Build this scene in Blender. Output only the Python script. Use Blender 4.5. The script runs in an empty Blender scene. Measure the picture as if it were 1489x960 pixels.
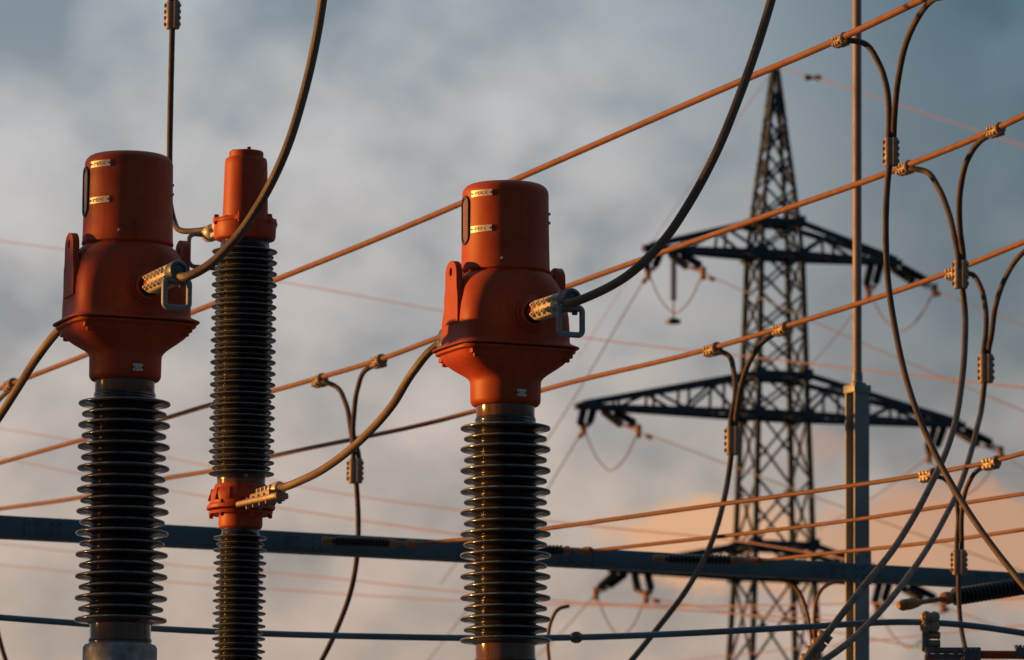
import bpy, bmesh, math, random
from mathutils import Vector, Matrix
random.seed(7)
R = math.radians
scene = bpy.context.scene
C = scene.collection

# ------------------------------------------------------------------ camera
FPX = 1489 * 200 / 36          # focal length in photograph pixels
PITCH, ROLL = R(8.5), R(0.5)
CAM = Vector((0, 0, 1.6))
_fw = Vector((0, math.cos(PITCH), math.sin(PITCH)))
_r0 = Vector((1, 0, 0)); _u0 = Vector((0, -math.sin(PITCH), math.cos(PITCH)))
_rt = _r0 * math.cos(ROLL) + _u0 * math.sin(ROLL)
_up = _u0 * math.cos(ROLL) - _r0 * math.sin(ROLL)

def ray(px, py):
    return _fw + _rt * ((px - 744.5) / FPX) + _up * ((480 - py) / FPX)
def P(px, py, D):
    d = ray(px, py)
    return CAM + d * (D / d.y)
def at_height(px, py, z):
    d = ray(px, py)
    return CAM + d * ((z - CAM.z) / d.z)
def on_plane(px, py, A, B):
    n = (B - A).cross(Vector((0, 0, 1)))
    d = ray(px, py)
    return CAM + d * ((A - CAM).dot(n) / d.dot(n))
def KP(D):
    return D / (FPX * 0.985)

cd = bpy.data.cameras.new('camera'); cam = bpy.data.objects.new('camera', cd); C.objects.link(cam)
m = Matrix((( _rt.x, _up.x, -_fw.x, CAM.x), (_rt.y, _up.y, -_fw.y, CAM.y), (_rt.z, _up.z, -_fw.z, CAM.z), (0, 0, 0, 1)))
cam.matrix_world = m
cd.lens = 200; cd.sensor_width = 36; cd.clip_start = 0.5; cd.clip_end = 5000
cd.dof.use_dof = True; cd.dof.focus_distance = 22.3; cd.dof.aperture_fstop = 9
scene.camera = cam

# ------------------------------------------------------------------ materials
def new_mat(name):
    mt = bpy.data.materials.new(name); mt.use_nodes = True
    nt = mt.node_tree; b = nt.nodes['Principled BSDF']
    return mt, nt, b
def noise(nt, scale, detail=4, vec=None, rough=.55):
    n = nt.nodes.new('ShaderNodeTexNoise'); n.inputs['Scale'].default_value = scale
    n.inputs['Detail'].default_value = detail; n.inputs['Roughness'].default_value = rough
    if vec: nt.links.new(vec, n.inputs['Vector'])
    return n
def ramp(nt, fac, stops):
    r = nt.nodes.new('ShaderNodeValToRGB'); e = r.color_ramp.elements
    while len(e) < len(stops): e.new(.5)
    for k, (p, c) in enumerate(stops): e[k].position = p; e[k].color = (*c, 1)
    nt.links.new(fac, r.inputs[0]); return r
def coords(nt, scale=(1, 1, 1)):
    t = nt.nodes.new('ShaderNodeTexCoord'); mp = nt.nodes.new('ShaderNodeMapping')
    mp.inputs['Scale'].default_value = scale
    nt.links.new(t.outputs['Object'], mp.inputs[0]); return mp.outputs[0]
def simple(name, col, rough=.5, metal=0, var=.25, scale=20, bump=0, vscale=(1, 1, 1), coat=0, spec=.5, rvar=.12):
    mt, nt, b = new_mat(name)
    v = coords(nt, vscale)
    n = noise(nt, scale, 6, v)
    lo = tuple(c * (1 - var) for c in col); hi = tuple(min(1, c * (1 + var)) for c in col)
    r = ramp(nt, n.outputs[0], [(.3, lo), (.7, hi)])
    nt.links.new(r.outputs[0], b.inputs['Base Color'])
    b.inputs['Metallic'].default_value = metal
    b.inputs['Specular IOR Level'].default_value = spec
    b.inputs['Coat Weight'].default_value = coat; b.inputs['Coat Roughness'].default_value = .06
    mr = nt.nodes.new('ShaderNodeMapRange'); n2 = noise(nt, scale * 2.3, 4, v)
    nt.links.new(n2.outputs[0], mr.inputs[0])
    mr.inputs[1].default_value = .3; mr.inputs[2].default_value = .7
    mr.inputs[3].default_value = max(.03, rough - rvar); mr.inputs[4].default_value = min(1, rough + rvar)
    nt.links.new(mr.outputs[0], b.inputs['Roughness'])
    if bump:
        bp = nt.nodes.new('ShaderNodeBump'); bp.inputs['Strength'].default_value = bump; bp.inputs['Distance'].default_value = .002
        n3 = noise(nt, scale * 6, 5, v); nt.links.new(n3.outputs[0], bp.inputs['Height'])
        nt.links.new(bp.outputs[0], b.inputs['Normal'])
    return mt

def paint_mat():
    mt, nt, b = new_mat('red oxide paint')
    def shifted(sc):
        t = nt.nodes.new('ShaderNodeTexCoord'); oi = nt.nodes.new('ShaderNodeObjectInfo'); ad = nt.nodes.new('ShaderNodeVectorMath'); mp = nt.nodes.new('ShaderNodeMapping')
        mp.inputs['Scale'].default_value = sc; nt.links.new(t.outputs['Object'], ad.inputs[0]); nt.links.new(oi.outputs['Random'], ad.inputs[1])
        nt.links.new(ad.outputs[0], mp.inputs[0]); return mp.outputs[0]
    v = shifted((1, 1, 1)); vs = shifted((1, 1, .07))
    n = noise(nt, 7, 7, v, .65); s = noise(nt, 46, 5, vs); f = noise(nt, 260, 3, v); sp = noise(nt, 120, 4, v, .7)
    r = ramp(nt, n.outputs[0], [(.28, (.36, .046, .012)), (.5, (.46, .064, .016)), (.74, (.53, .088, .026))])
    st = ramp(nt, s.outputs[0], [(.3, (1.12, 1.2, 1.3)), (.46, (1, 1, 1)), (.6, (1, 1, 1)), (.74, (.66, .62, .62))])
    sk = ramp(nt, sp.outputs[0], [(.30, (.45, .5, .6)), (.36, (1, 1, 1)), (.70, (1, 1, 1)), (.78, (1.3, 1.5, 1.9))])
    mx0 = nt.nodes.new('ShaderNodeMix'); mx0.data_type = 'RGBA'; mx0.blend_type = 'MULTIPLY'; mx0.inputs[0].default_value = .8
    nt.links.new(r.outputs[0], mx0.inputs[6]); nt.links.new(sk.outputs[0], mx0.inputs[7])
    mx = nt.nodes.new('ShaderNodeMix'); mx.data_type = 'RGBA'; mx.blend_type = 'MULTIPLY'; mx.inputs[0].default_value = .9
    nt.links.new(mx0.outputs[2], mx.inputs[6]); nt.links.new(st.outputs[0], mx.inputs[7])
    nt.links.new(mx.outputs[2], b.inputs['Base Color'])
    mr = nt.nodes.new('ShaderNodeMapRange'); nt.links.new(n.outputs[0], mr.inputs[0])
    mr.inputs[3].default_value = .42; mr.inputs[4].default_value = .62
    nt.links.new(mr.outputs[0], b.inputs['Roughness'])
    b.inputs['Specular IOR Level'].default_value = .35
    bp = nt.nodes.new('ShaderNodeBump'); bp.inputs['Strength'].default_value = .12; bp.inputs['Distance'].default_value = .0015
    nt.links.new(f.outputs[0], bp.inputs['Height']); nt.links.new(bp.outputs[0], b.inputs['Normal'])
    return mt

def strand_mat(name, col, around, pitch, rough=.5, metal=.3, strength=.8):
    """twisted conductor strands, laid out along the cable's own UV"""
    mt, nt, b = new_mat(name)
    uv = nt.nodes.new('ShaderNodeUVMap'); sp = nt.nodes.new('ShaderNodeSeparateXYZ'); nt.links.new(uv.outputs[0], sp.inputs[0])
    def M(op, a, bb=None):
        n = nt.nodes.new('ShaderNodeMath'); n.operation = op
        for i, x in enumerate((a, bb)):
            if x is None: continue
            if isinstance(x, (int, float)): n.inputs[i].default_value = x
            else: nt.links.new(x, n.inputs[i])
        return n.outputs[0]
    ph = M('ADD', M('MULTIPLY', sp.outputs[0], around), M('DIVIDE', sp.outputs[1], pitch))
    s = M('ABSOLUTE', M('SINE', M('MULTIPLY', ph, math.pi)))
    n = noise(nt, 14, 4, coords(nt))
    lo = tuple(c * .35 for c in col)
    r1 = ramp(nt, s, [(.0, lo), (.45, col)])
    r2 = ramp(nt, n.outputs[0], [(.3, (.75, .72, .70)), (.7, (1.1, 1.08, 1.06))])
    mx = nt.nodes.new('ShaderNodeMix'); mx.data_type = 'RGBA'; mx.blend_type = 'MULTIPLY'; mx.inputs[0].default_value = 1
    nt.links.new(r1.outputs[0], mx.inputs[6]); nt.links.new(r2.outputs[0], mx.inputs[7])
    nt.links.new(mx.outputs[2], b.inputs['Base Color'])
    bp = nt.nodes.new('ShaderNodeBump'); bp.inputs['Strength'].default_value = strength; bp.inputs['Distance'].default_value = .003
    nt.links.new(s, bp.inputs['Height']); nt.links.new(bp.outputs[0], b.inputs['Normal'])
    b.inputs['Roughness'].default_value = rough; b.inputs['Metallic'].default_value = metal
    return mt

M = {
    'paint': paint_mat(),
    'porcelain': simple('brown glazed porcelain', (.030, .029, .032), .2, 0, .4, 14, .03, coat=.7, rvar=.07),
    'rimglint': simple('painted rim highlight', (.17, .19, .20), .4, 0, .5, 30, .05, coat=.3),  # pale colour painted in for the sky highlight along shed edges
    'porcelain_grey': simple('dark weathered porcelain', (.028, .028, .031), .24, 0, .3, 14, .03, coat=.5, rvar=.08),
    'collar': simple('brown glazed collar', (.16, .075, .035), .14, 0, .4, 45, .05, (1, 1, .05), coat=.6, rvar=.08),
    'galv': simple('galvanised steel', (.36, .37, .37), .55, .15, .55, 16, .1),
    'silver': simple('cast aluminium', (.64, .57, .46), .42, .15, .25, 60, .2),
    'darksteel': simple('dark cast steel', (.14, .16, .18), .45, .5, .3, 60, .2),
    'bowsteel': simple('grey cast bow', (.27, .31, .34), .5, .1, .3, 40, .2),
    'fitting': simple('sunlit toned strain fitting', (.36, .16, .07), .5, 0, .35, 40, .2, spec=.3),  # orange of the low sun put into the base colour
    'black': simple('black rubber seal', (.012, .012, .013), .5),
    'glass': simple('amber oil gauge glass', (.34, .17, .06), .12, 0, .15, 30, coat=1),
    'plate': simple('brushed label plate', (.80, .76, .68), .38, .25, .08, 40, .05, (.2, .2, 3)),
    'ink': simple('engraved lettering', (.42, .30, .2), .6),
    'boltwhite': simple('zinc bolt head', (.7, .7, .68), .3, .7),
    'conductor': strand_mat('weathered bus conductor', (.27, .115, .05), 12, .03, .6, .05, .3),
    'strand': strand_mat('stranded cable', (.20, .152, .118), 20, .024, strength=.35),
    'strand_fine': strand_mat('fine stranded cable', (.27, .20, .15), 12, .02, strength=.5),
    'dropper': simple('weathered dropper cable', (.11, .085, .072), .6, 0, .35, 9, .1, spec=.2),
    'bluecable': simple('dark aluminium bus pipe', (.13, .20, .25), .45, .3, .25, 6, .05),
    'gantry': simple('painted gantry steel', (.09, .155, .20), .5, .15, .3, 3, .05),
    'gantrypost': simple('galvanised post steel', (.25, .27, .29), .5, .15, .3, 3, .05),
    'tubemat': simple('weathered tube', (.31, .235, .21), .55, .1, .3, 3, .05),
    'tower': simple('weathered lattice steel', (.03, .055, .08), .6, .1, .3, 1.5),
    'towerinsul': simple('dark tower insulator', (.022, .024, .03), .35),
    'line': simple('grey overhead line', (.22, .20, .20), .6, .2),
    'linewarm': simple('copper overhead line', (.36, .21, .155), .7, .05, spec=.2),
    'bark': simple('bark', (.08, .055, .04), .9, 0, .4, 12, .5),
    'leaf': simple('leaf', (.05, .085, .03), .6, 0, .4, 3),
    'gravel': simple('gravel', (.19, .175, .16), .95, 0, .45, 18, .6),
}

for k_ in ('porcelain', 'porcelain_grey'):
    nt_ = M[k_].node_tree; b_ = nt_.nodes['Principled BSDF']
    nz_ = noise(nt_, 9, 5, coords(nt_, (1, 1, .6)), .6)
    mr_ = nt_.nodes.new('ShaderNodeMapRange'); nt_.links.new(nz_.outputs[0], mr_.inputs[0])
    mr_.inputs[1].default_value = .38; mr_.inputs[2].default_value = .62; mr_.inputs[3].default_value = .15; mr_.inputs[4].default_value = .85
    nt_.links.new(mr_.outputs[0], b_.inputs['Coat Weight'])
M['clampmetal'] = simple('weathered clamp casting', (.36, .27, .20), .5, .15, .25, 50, .2)

# ------------------------------------------------------------------ mesh helpers
def finish(name, bm, mat, parent=None, loc=None, angle=35):
    """link one mesh object; loc: verts are in world space and get that origin"""
    if loc is not None:
        bmesh.ops.translate(bm, verts=bm.verts, vec=-Vector(loc))
    bmesh.ops.recalc_face_normals(bm, faces=bm.faces)
    me = bpy.data.meshes.new(name); bm.to_mesh(me); bm.free()
    for p in me.polygons: p.use_smooth = True
    me.set_sharp_from_angle(angle=R(angle))
    me.materials.append(M[mat] if isinstance(mat, str) else mat)
    o = bpy.data.objects.new(name, me); C.objects.link(o)
    if parent is not None: o.parent = parent
    elif loc is not None: o.location = loc
    return o
def tag(o, label, cat, group=None, kind=None):
    o['label'] = label; o['category'] = cat
    if group: o['group'] = group
    if kind: o['kind'] = kind
    return o
def empty(name, loc, rz=0):
    o = bpy.data.objects.new(name, None); C.objects.link(o); o.location = loc; o.rotation_euler = (0, 0, rz)
    o.empty_display_size = .2
    return o
def rings(bm, sections, closed_ends=(True, True)):
    """sections: list of lists of Vectors, same length"""
    vs = [[bm.verts.new(p) for p in s] for s in sections]
    n = len(vs[0])
    for a, b in zip(vs, vs[1:]):
        for i in range(n):
            bm.faces.new((a[i], a[(i + 1) % n], b[(i + 1) % n], b[i]))
    if closed_ends[0]: bm.faces.new(vs[0][::-1])
    if closed_ends[1]: bm.faces.new(vs[-1])
    return vs
def lathe(bm, prof, seg=64, M4=None):
    secs = []
    for r, z in prof:
        s = [Vector((r * math.cos(2 * math.pi * i / seg), r * math.sin(2 * math.pi * i / seg), z)) for i in range(seg)]
        if M4: s = [M4 @ p for p in s]
        secs.append(s)
    rings(bm, secs)
def superell(a, b, n, z, seg=96):
    out = []
    for i in range(seg):
        t = 2 * math.pi * i / seg
        c, s = math.cos(t), math.sin(t)
        r = (abs(c / a) ** n + abs(s / b) ** n) ** (-1 / n)
        out.append(Vector((r * c, r * s, z)))
    return out
def frame_of(d, hint=Vector((0, 0, 1))):
    d = d.normalized()
    if abs(d.dot(hint)) > .97: hint = Vector((1, 0, 0))
    x = hint.cross(d).normalized(); y = d.cross(x)
    return x, y, d
def basis(o, x, y, z):
    return Matrix(((x.x, y.x, z.x, o.x), (x.y, y.y, z.y, o.y), (x.z, y.z, z.z, o.z), (0, 0, 0, 1)))
def box(bm, M4, sx, sy, sz, bev=0):
    r = bmesh.ops.create_cube(bm, size=1, matrix=M4 @ Matrix.Diagonal((sx, sy, sz, 1)))
    if bev:
        es = {e for v in r['verts'] for e in v.link_edges}
        bmesh.ops.bevel(bm, geom=list(es), offset=bev, segments=2, affect='EDGES', profile=.6)
def hexbolt(bm, o, n, r, h):
    x, y, z = frame_of(n)
    lathe(bm, [(r, 0), (r, h * .8), (r * .8, h)], 6, basis(o, x, y, z))
def smooth_path(pts, per=8):
    out = []
    n = len(pts)
    for i in range(n - 1):
        p0 = pts[max(i - 1, 0)]; p1 = pts[i]; p2 = pts[i + 1]; p3 = pts[min(i + 2, n - 1)]
        # centripetal-ish tangents scaled by chord
        d1 = (p2 - p1).length
        def tang(a, b, c):
            la, lb = (b - a).length, (c - b).length
            if la < 1e-9: return (c - b) / max(lb, 1e-9)
            if lb < 1e-9: return (b - a) / la
            return ((b - a) / la * lb + (c - b) / lb * la) / (la + lb)
        t1 = tang(p0, p1, p2) * d1; t2 = tang(p1, p2, p3) * d1
        for k in range(per):
            t = k / per; t2_, t3_ = t * t, t ** 3
            out.append(p1 * (2 * t3_ - 3 * t2_ + 1) + t1 * (t3_ - 2 * t2_ + t) + p2 * (-2 * t3_ + 3 * t2_) + t2 * (t3_ - t2_))
    out.append(pts[-1].copy())
    return out
def tube(bm, path, rad, seg=12, closed=False):
    """rad: number or list; writes UV (around, metres along)"""
    uvl = bm.loops.layers.uv.verify()
    n = len(path)
    x = None; secs = []; L = [0]
    for i in range(n):
        if closed: d = path[(i + 1) % n] - path[i - 1]
        else: d = path[min(i + 1, n - 1)] - path[max(i - 1, 0)]
        d.normalize()
        if x is None: x, y, _ = frame_of(d)
        else:
            x = (x - d * x.dot(d)).normalized(); y = d.cross(x)
        rr = rad[i] if isinstance(rad, (list, tuple)) else rad
        secs.append([path[i] + (x * math.cos(2 * math.pi * k / seg) + y * math.sin(2 * math.pi * k / seg)) * rr for k in range(seg)])
        if i: L.append(L[-1] + (path[i] - path[i - 1]).length)
    vs = [[bm.verts.new(p) for p in s] for s in secs]
    pairs = list(range(n - 1)) + ([n - 1] if closed else [])
    for i in pairs:
        a, b = vs[i], vs[(i + 1) % n]
        for k in range(seg):
            k2 = (k + 1) % seg
            f = bm.faces.new((a[k], a[k2], b[k2], b[k]))
            us = ((k / seg, L[i]), ((k + 1) / seg, L[i]), ((k + 1) / seg, L[(i + 1) % n]), (k / seg, L[(i + 1) % n]))
            for lp, u in zip(f.loops, us): lp[uvl].uv = u
    if not closed:
        bm.faces.new(vs[0][::-1]); bm.faces.new(vs[-1])
def bar(bm, a, b, w):
    d = b - a; x, y, z = frame_of(d)
    rings(bm, [[a + x * w / 2 * sx + y * w / 2 * sy for sx, sy in ((1, 1), (-1, 1), (-1, -1), (1, -1))],
               [b + x * w / 2 * sx + y * w / 2 * sy for sx, sy in ((1, 1), (-1, 1), (-1, -1), (1, -1))]])
def scale_px(bm, K, zref):
    KZ = K / .989
    for v in bm.verts: v.co = Vector((v.co.x * K, v.co.y * K, zref + v.co.z * KZ))
def rounded_rect(hw, hh, r, per=6):
    pts = []
    for cx, cy, a0 in ((hw - r, hh - r, 0), (-hw + r, hh - r, 90), (-hw + r, -hh + r, 180), (hw - r, -hh + r, 270)):
        for k in range(per + 1):
            a = R(a0 + 90 * k / per); pts.append((cx + r * math.cos(a), cy + r * math.sin(a)))
    return pts
def glint_rims(o, K, radii):  # upper rim faces take the painted highlight colour
    o.data.materials.append(M['rimglint'])
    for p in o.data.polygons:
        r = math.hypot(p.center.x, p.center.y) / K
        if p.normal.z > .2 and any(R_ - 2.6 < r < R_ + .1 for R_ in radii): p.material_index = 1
def text_verts(txt, height):
    cu = bpy.data.curves.new('lettering', 'FONT'); cu.body = txt; cu.size = 1; cu.resolution_u = 3
    to = bpy.data.objects.new('lettering', cu); C.objects.link(to)
    bpy.context.view_layer.update()
    dg = bpy.context.evaluated_depsgraph_get()
    me = to.evaluated_get(dg).to_mesh()
    vs = [v.co.copy() for v in me.vertices]; fs = [tuple(p.vertices) for p in me.polygons]
    to.evaluated_get(dg).to_mesh_clear()
    bpy.data.objects.remove(to); bpy.data.curves.remove(cu)
    x0 = min(v.x for v in vs); x1 = max(v.x for v in vs); y0 = min(v.y for v in vs); y1 = max(v.y for v in vs)
    s = height / (y1 - y0)
    return [((v.x - x0) * s, (v.y - y0) * s - height / 2) for v in vs], fs, (x1 - x0) * s

# ------------------------------------------------------------------ current transformers (units: photograph pixels at 22 m)
K22 = KP(22.0)
REF_R = P(735, 588, 22.0)
ZR = REF_R.z
TH = R(24)
def shed_profile(ztop, first, big, small, core, nbig, pitch, zend, rise=7.5, drop=5.5, thick=2.3, top_r=None):
    pr = [(top_r or core, ztop)]
    for i in range(nbig * 2 - 1):
        t = first - i * pitch / 2; Rr = big if i % 2 == 0 else small
        pr += [(core + 1.0, t + rise), (core + 4, t + rise - 1.6), (Rr - 2.2, t + thick), (Rr - .7, t + thick * .75), (Rr, t), (Rr - .7, t - thick * .8),
               (Rr - 2.5, t - thick), (core + 6, t - thick - .6), (core + 2.2, t - drop + .6), (core, t - drop - 1)]
    pr.append((core, zend))
    return pr
def plate_on_cap(root, r, az0, az1, zc, h, word, K, zref):
    """curved label plate; az measured from local -Y towards -X, in degrees"""
    def pt(az, z, rr): a = R(az); return Vector((-math.sin(a) * rr, -math.cos(a) * rr, z))
    bm = bmesh.new(); n = 10
    secs = []
    for i in range(n + 1):
        az = az0 + (az1 - az0) * i / n
        secs.append([pt(az, zc - h / 2, r + .25), pt(az, zc + h / 2, r + .25), pt(az, zc + h / 2, r + 1.1), pt(az, zc - h / 2, r + 1.1)])
    rings(bm, secs); scale_px(bm, K, zref)
    pl = finish('label_plate', bm, 'plate', root)
    arc = R(abs(az0 - az1)) * r
    verts, fs, w = text_verts(word, h * .62)
    bm = bmesh.new()
    sc = min(1.25, arc * .58 / w) if len(word) > 2 else 1
    off = arc * (.23 if len(word) > 2 else .2)
    def map2(u, v, rr):
        az = az0 + (az1 - az0) * (u / arc); return pt(az, zc + v, rr)
    bv = [bm.verts.new(map2(off + u * sc, v, r + 1.45)) for u, v in verts]
    for f in fs:
        try: bm.faces.new([bv[i] for i in f])
        except ValueError: pass
    if len(word) > 2:      # the arrow in front of the word
        ar = [(.095, -.05), (.215, -.05), (.215, .05), (.095, .05)]
        bm.faces.new([bm.verts.new(map2(a * arc, b * h, r + 1.45)) for a, b in ar])
        bm.faces.new([bm.verts.new(map2(a * arc, b * h, r + 1.45)) for a, b in [(.065, 0), (.11, -.2), (.11, .2)]])
    scale_px(bm, K, zref)
    finish('lettering', bm, 'ink', pl)
    for f in (.045, .955):
        bm = bmesh.new()
        p = map2(arc * f, 0, r + 1.0); nrm = Vector((p.x, p.y, 0)).normalized()
        x, y, z = frame_of(nrm); lathe(bm, [(1.3, 0), (1.3, .7), (.7, 1.0)], 10, basis(p, x, y, z))
        scale_px(bm, K, zref); finish('rivet', bm, 'black', pl)

def terminal(root, sgn, x0, z0, K, zref):
    """primary terminal on the front (sgn -1) or back (+1) of the tank"""
    d = Vector((0, sgn, 0)); up = Vector((0, 0, 1)); sx = Vector((1, 0, 0))
    wall = Vector((x0, sgn * 64.5, z0))
    B = basis(wall, sx, up.cross(d) * 0 + up, d) if sgn < 0 else basis(wall, -sx, up, d)
    bm = bmesh.new()
    lathe(bm, [(31, -5), (28, 1.5), (25.5, 4), (24.2, 4), (23.4, 8), (21.6, 10), (20.2, 10), (19.6, 16), (18.2, 18), (15.8, 18.5), (15.8, 12)], 48, B)
    scale_px(bm, K, zref); boss = finish('terminal_boss', bm, 'paint', root, angle=50)
    bm = bmesh.new(); lathe(bm, [(15.7, 10), (15.7, 19.4), (14.6, 20.2), (12.4, 20.2), (12.4, 10)], 40, B); scale_px(bm, K, zref)
    finish('seal_ring', bm, 'black', boss)
    bm = bmesh.new(); lathe(bm, [(11.5, 0), (11.5, 28), (10.5, 29), (10.5, 32), (11.8, 33), (11.8, 42)], 36, B); scale_px(bm, K, zref)
    finish('terminal_stud', bm, 'paint', root, angle=40)
    # cast clamp: body with two rows of bolts on both cheeks
    bm = bmesh.new()
    c0, c1 = 35, 128
    prof = rounded_rect(11.5, 14, 6)
    rings(bm, [[B @ Vector((a * s, b * s, z)) for a, b in prof] for z, s in ((c0, .92), (c0 + 2, 1), (c1 - 2, 1), (c1, .94))])
    for side in (-1, 1):
        for i in range(5):
            for zz in (-7.2, 6.2):
                o = B @ Vector((side * 11.3, zz, c0 + 9 + i * 17.5))
                hexbolt(bm, o, (B.to_3x3() @ Vector((side, 0, 0))), 4.6, 4.2)
                n = (B.to_3x3() @ Vector((side, 0, 0))); x, y, z = frame_of(n)
                lathe(bm, [(2.2, 4), (2.2, 6.2), (1.6, 6.8)], 8, basis(o, x, y, z))
    scale_px(bm, K, zref); cl = finish('terminal_clamp', bm, 'silver', root)
    # cable socket at the end of the clamp: dome above, lip below
    bm = bmesh.new()
    x, y, z = sx, up, d
    e = B @ Vector((2, 3, c1 - 4))
    lathe(bm, [(10, -6), (13.5, -3), (14.5, 2), (14.5, 20), (13, 24), (9, 26), (8, 22)], 32, basis(e, sx, up, d))
    box(bm, basis(B @ Vector((0, -11, c1 + 6)), sx, d, up), 38, 22, 7, 2)
    for q in (-1, 1):
        hexbolt(bm, B @ Vector((q * 11, -14, c1 + 6)), Vector((0, 0, -1)), 4.2, 5)
        hexbolt(bm, B @ Vector((q * 13, -8, c1 + 6)), Vector((0, 0, 1)), 4, 4)
    scale_px(bm, K, zref); finish('cable_socket', bm, 'darksteel', root, angle=40)
    if sgn > 0: return B
    # hand-sized earthing bow hanging under the socket
    bm = bmesh.new()
    loop = [B @ Vector((a + 1, b - 29, c1 + 14)) for a, b in rounded_rect(18, 19.5, 6.5)]
    tube(bm, loop, 4.2, 12, closed=True)
    scale_px(bm, K, zref); finish('earthing_bow', bm, 'bowsteel', root, angle=60)
    return B

def build_ct():
    K = K22; z0 = ZR
    root = empty('current_transformer', (0, 0, 0))
    # expansion cap
    bm = bmesh.new()
    pr = [(58, 186), (64.6, 189.5), (65.2, 190.2), (65.2, 192), (64.3, 196), (63.3, 250), (62.8, 303)]
    for k in range(1, 9):
        a = R(90 * k / 8); pr.append((62.8 - 14 + 14 * math.cos(a), 303 + 14 * math.sin(a)))
    pr += [(30, 318.6), (.5, 319.4)]
    lathe(bm, pr, 96); scale_px(bm, K, z0); cap = finish('cap', bm, 'paint', root, angle=50)
    bm = bmesh.new(); lathe(bm, [(60, 185), (61.5, 185.5), (61.5, 189), (60, 189)], 72); scale_px(bm, K, z0); finish('cap_seal', bm, 'black', root)
    for az, zz in ((28, 202), (-62, 262), (-62, 275), (118, 202)):
        bm = bmesh.new(); a = R(az); n = Vector((-math.sin(a), -math.cos(a), 0)); x, y, z = frame_of(n)
        lathe(bm, [(2.4, -1), (2.4, .8), (1.6, 2), (.3, 2.4)], 10, basis(n * 63.6 + Vector((0, 0, zz)), x, y, z))
        scale_px(bm, K, z0); finish('cap_screw', bm, 'boltwhite', cap)
    # oil sight glass on the long-axis end
    def stad(hw, hh, per=10):
        return rounded_rect(hw, hh, hw - .01, per)
    def gy(y, z, x): return Vector((x, y, z + 262))
    bm = bmesh.new()
    ring_o, ring_i = stad(13, 36), stad(8, 31)
    secs = []
    for pts, xx in ((ring_o, -61), (ring_o, -64.2), (stad(12, 35), -65.6), (stad(9, 32), -65.6), (ring_i, -64.6), (ring_i, -61)):
        secs.append([gy(a, b, xx + (a * a) / 126 * .7) for a, b in pts])
    rings(bm, secs, (False, False)); scale_px(bm, K, z0); sg = finish('sight_glass_frame', bm, 'black', root)
    bm = bmesh.new()
    rings(bm, [[gy(a, b, -60 + (a * a) / 126 * .7) for a, b in stad(8.6, 31.6)], [gy(a, b, -64.0 + (a * a) / 126 * .7) for a, b in stad(8.6, 31.6)]])
    scale_px(bm, K, z0); finish('sight_glass', bm, 'glass', sg)
    plate_on_cap(root, 63.2, 74, 41.5, 297.5, 9.2, 'MAX', K, z0)
    plate_on_cap(root, 63.5, 74.5, 42, 246, 9.2, 'MIN', K, z0)
    # tank body with rounded shoulders
    L = [(57, 57, 2, 190), (60.5, 60.5, 2, 189), (64, 62, 2.05, 186.5), (68.5, 63.2, 2.2, 182), (73, 64, 2.5, 174.5), (77, 64.8, 2.9, 164.5), (80, 65.4, 3.4, 152),
         (82.3, 66, 4, 138), (83.6, 66.2, 4.6, 122), (84, 66.3, 5, 105), (84.3, 66.5, 5, 87), (86, 68.3, 5, 84), (92.5, 74.8, 5.4, 80.3), (95, 77.3, 5.4, 79),
         (95.3, 77.6, 5.4, 78), (94.8, 77.2, 5.4, 77.1), (87, 69.3, 5, 76.8)]
    bm = bmesh.new(); rings(bm, [superell(a, b, n, z) for a, b, n, z in L]); scale_px(bm, K, z0)
    tank = finish('tank', bm, 'paint', root, angle=40)
    bm = bmesh.new()
    L = [(86, 68.5, 5, 75), (91, 73.5, 5.2, 74.8), (91.4, 73.8, 5.2, 73.6), (90.6, 73, 5.2, 71.4), (85.5, 68, 5.2, 70), (84, 66.5, 4.8, 66.5), (82.5, 65.2, 4.6, 62), (77, 62, 4.4, 56), (70, 58.6, 4, 50.5), (63.2, 55.6, 3.3, 45.5),
         (57.6, 53.6, 2.6, 41), (54, 52.3, 2.2, 37), (52, 51.6, 2, 33), (51.3, 51.3, 2, 28), (51, 51, 2, 4), (50.2, 50.2, 2, 1), (48, 48, 2, -2), (45, 45, 2, -3.5), (42, 42, 2, -3.6)]
    rings(bm, [superell(a, b, n, z) for a, b, n, z in L])
    for ex, ey in ((58, 50), (-58, 50), (58, -50), (-58, -50)):   # clamp lugs below the flange
        box(bm, Matrix.Translation((ex * 1.2, ey * 1.12, 66)), 20, 12, 7, 2)
        hexbolt(bm, Vector((ex * 1.22, ey * 1.14, 63)), Vector((0, 0, -1)), 5, 6)
    scale_px(bm, K, z0); finish('neck', bm, 'paint', root, angle=40)
    bm = bmesh.new(); rings(bm, [superell(a, b, 5, z) for a, b, z in ((86, 68.3, 75), (88.2, 70.5, 75), (88.2, 70.5, 77), (86, 68.3, 77))]); scale_px(bm, K, z0)
    finish('flange_gasket', bm, 'black', root)
    # lifting lugs at the two narrow ends
    for s in (-1, 1):
        bm = bmesh.new()
        out = [(-24, 112), (-24, 150), (-21, 160), (-20, 184)] + [(20 * -math.cos(R(a)), 184 + 18 * math.sin(R(a))) for a in range(15, 180, 15)] + [(20, 184), (21, 160), (24, 150), (24, 112)]
        hole = [(5.2 * math.cos(R(a)), 186 + 6.5 * math.sin(R(a))) for a in range(0, 360, 20)]
        x0, x1 = s * 77, s * 86.5
        def mk(x, pts): return [bm.verts.new(Vector((x, p[0], p[1]))) for p in pts]
        oa, ob, ha, hb = mk(x0, out), mk(x1, out), mk(x0, hole), mk(x1, hole)
        for A_, B_ in ((oa, ob), (ha, hb)):
            n = len(A_)
            for i in range(n): bm.faces.new((A_[i], A_[(i + 1) % n], B_[(i + 1) % n], B_[i]))
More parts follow.
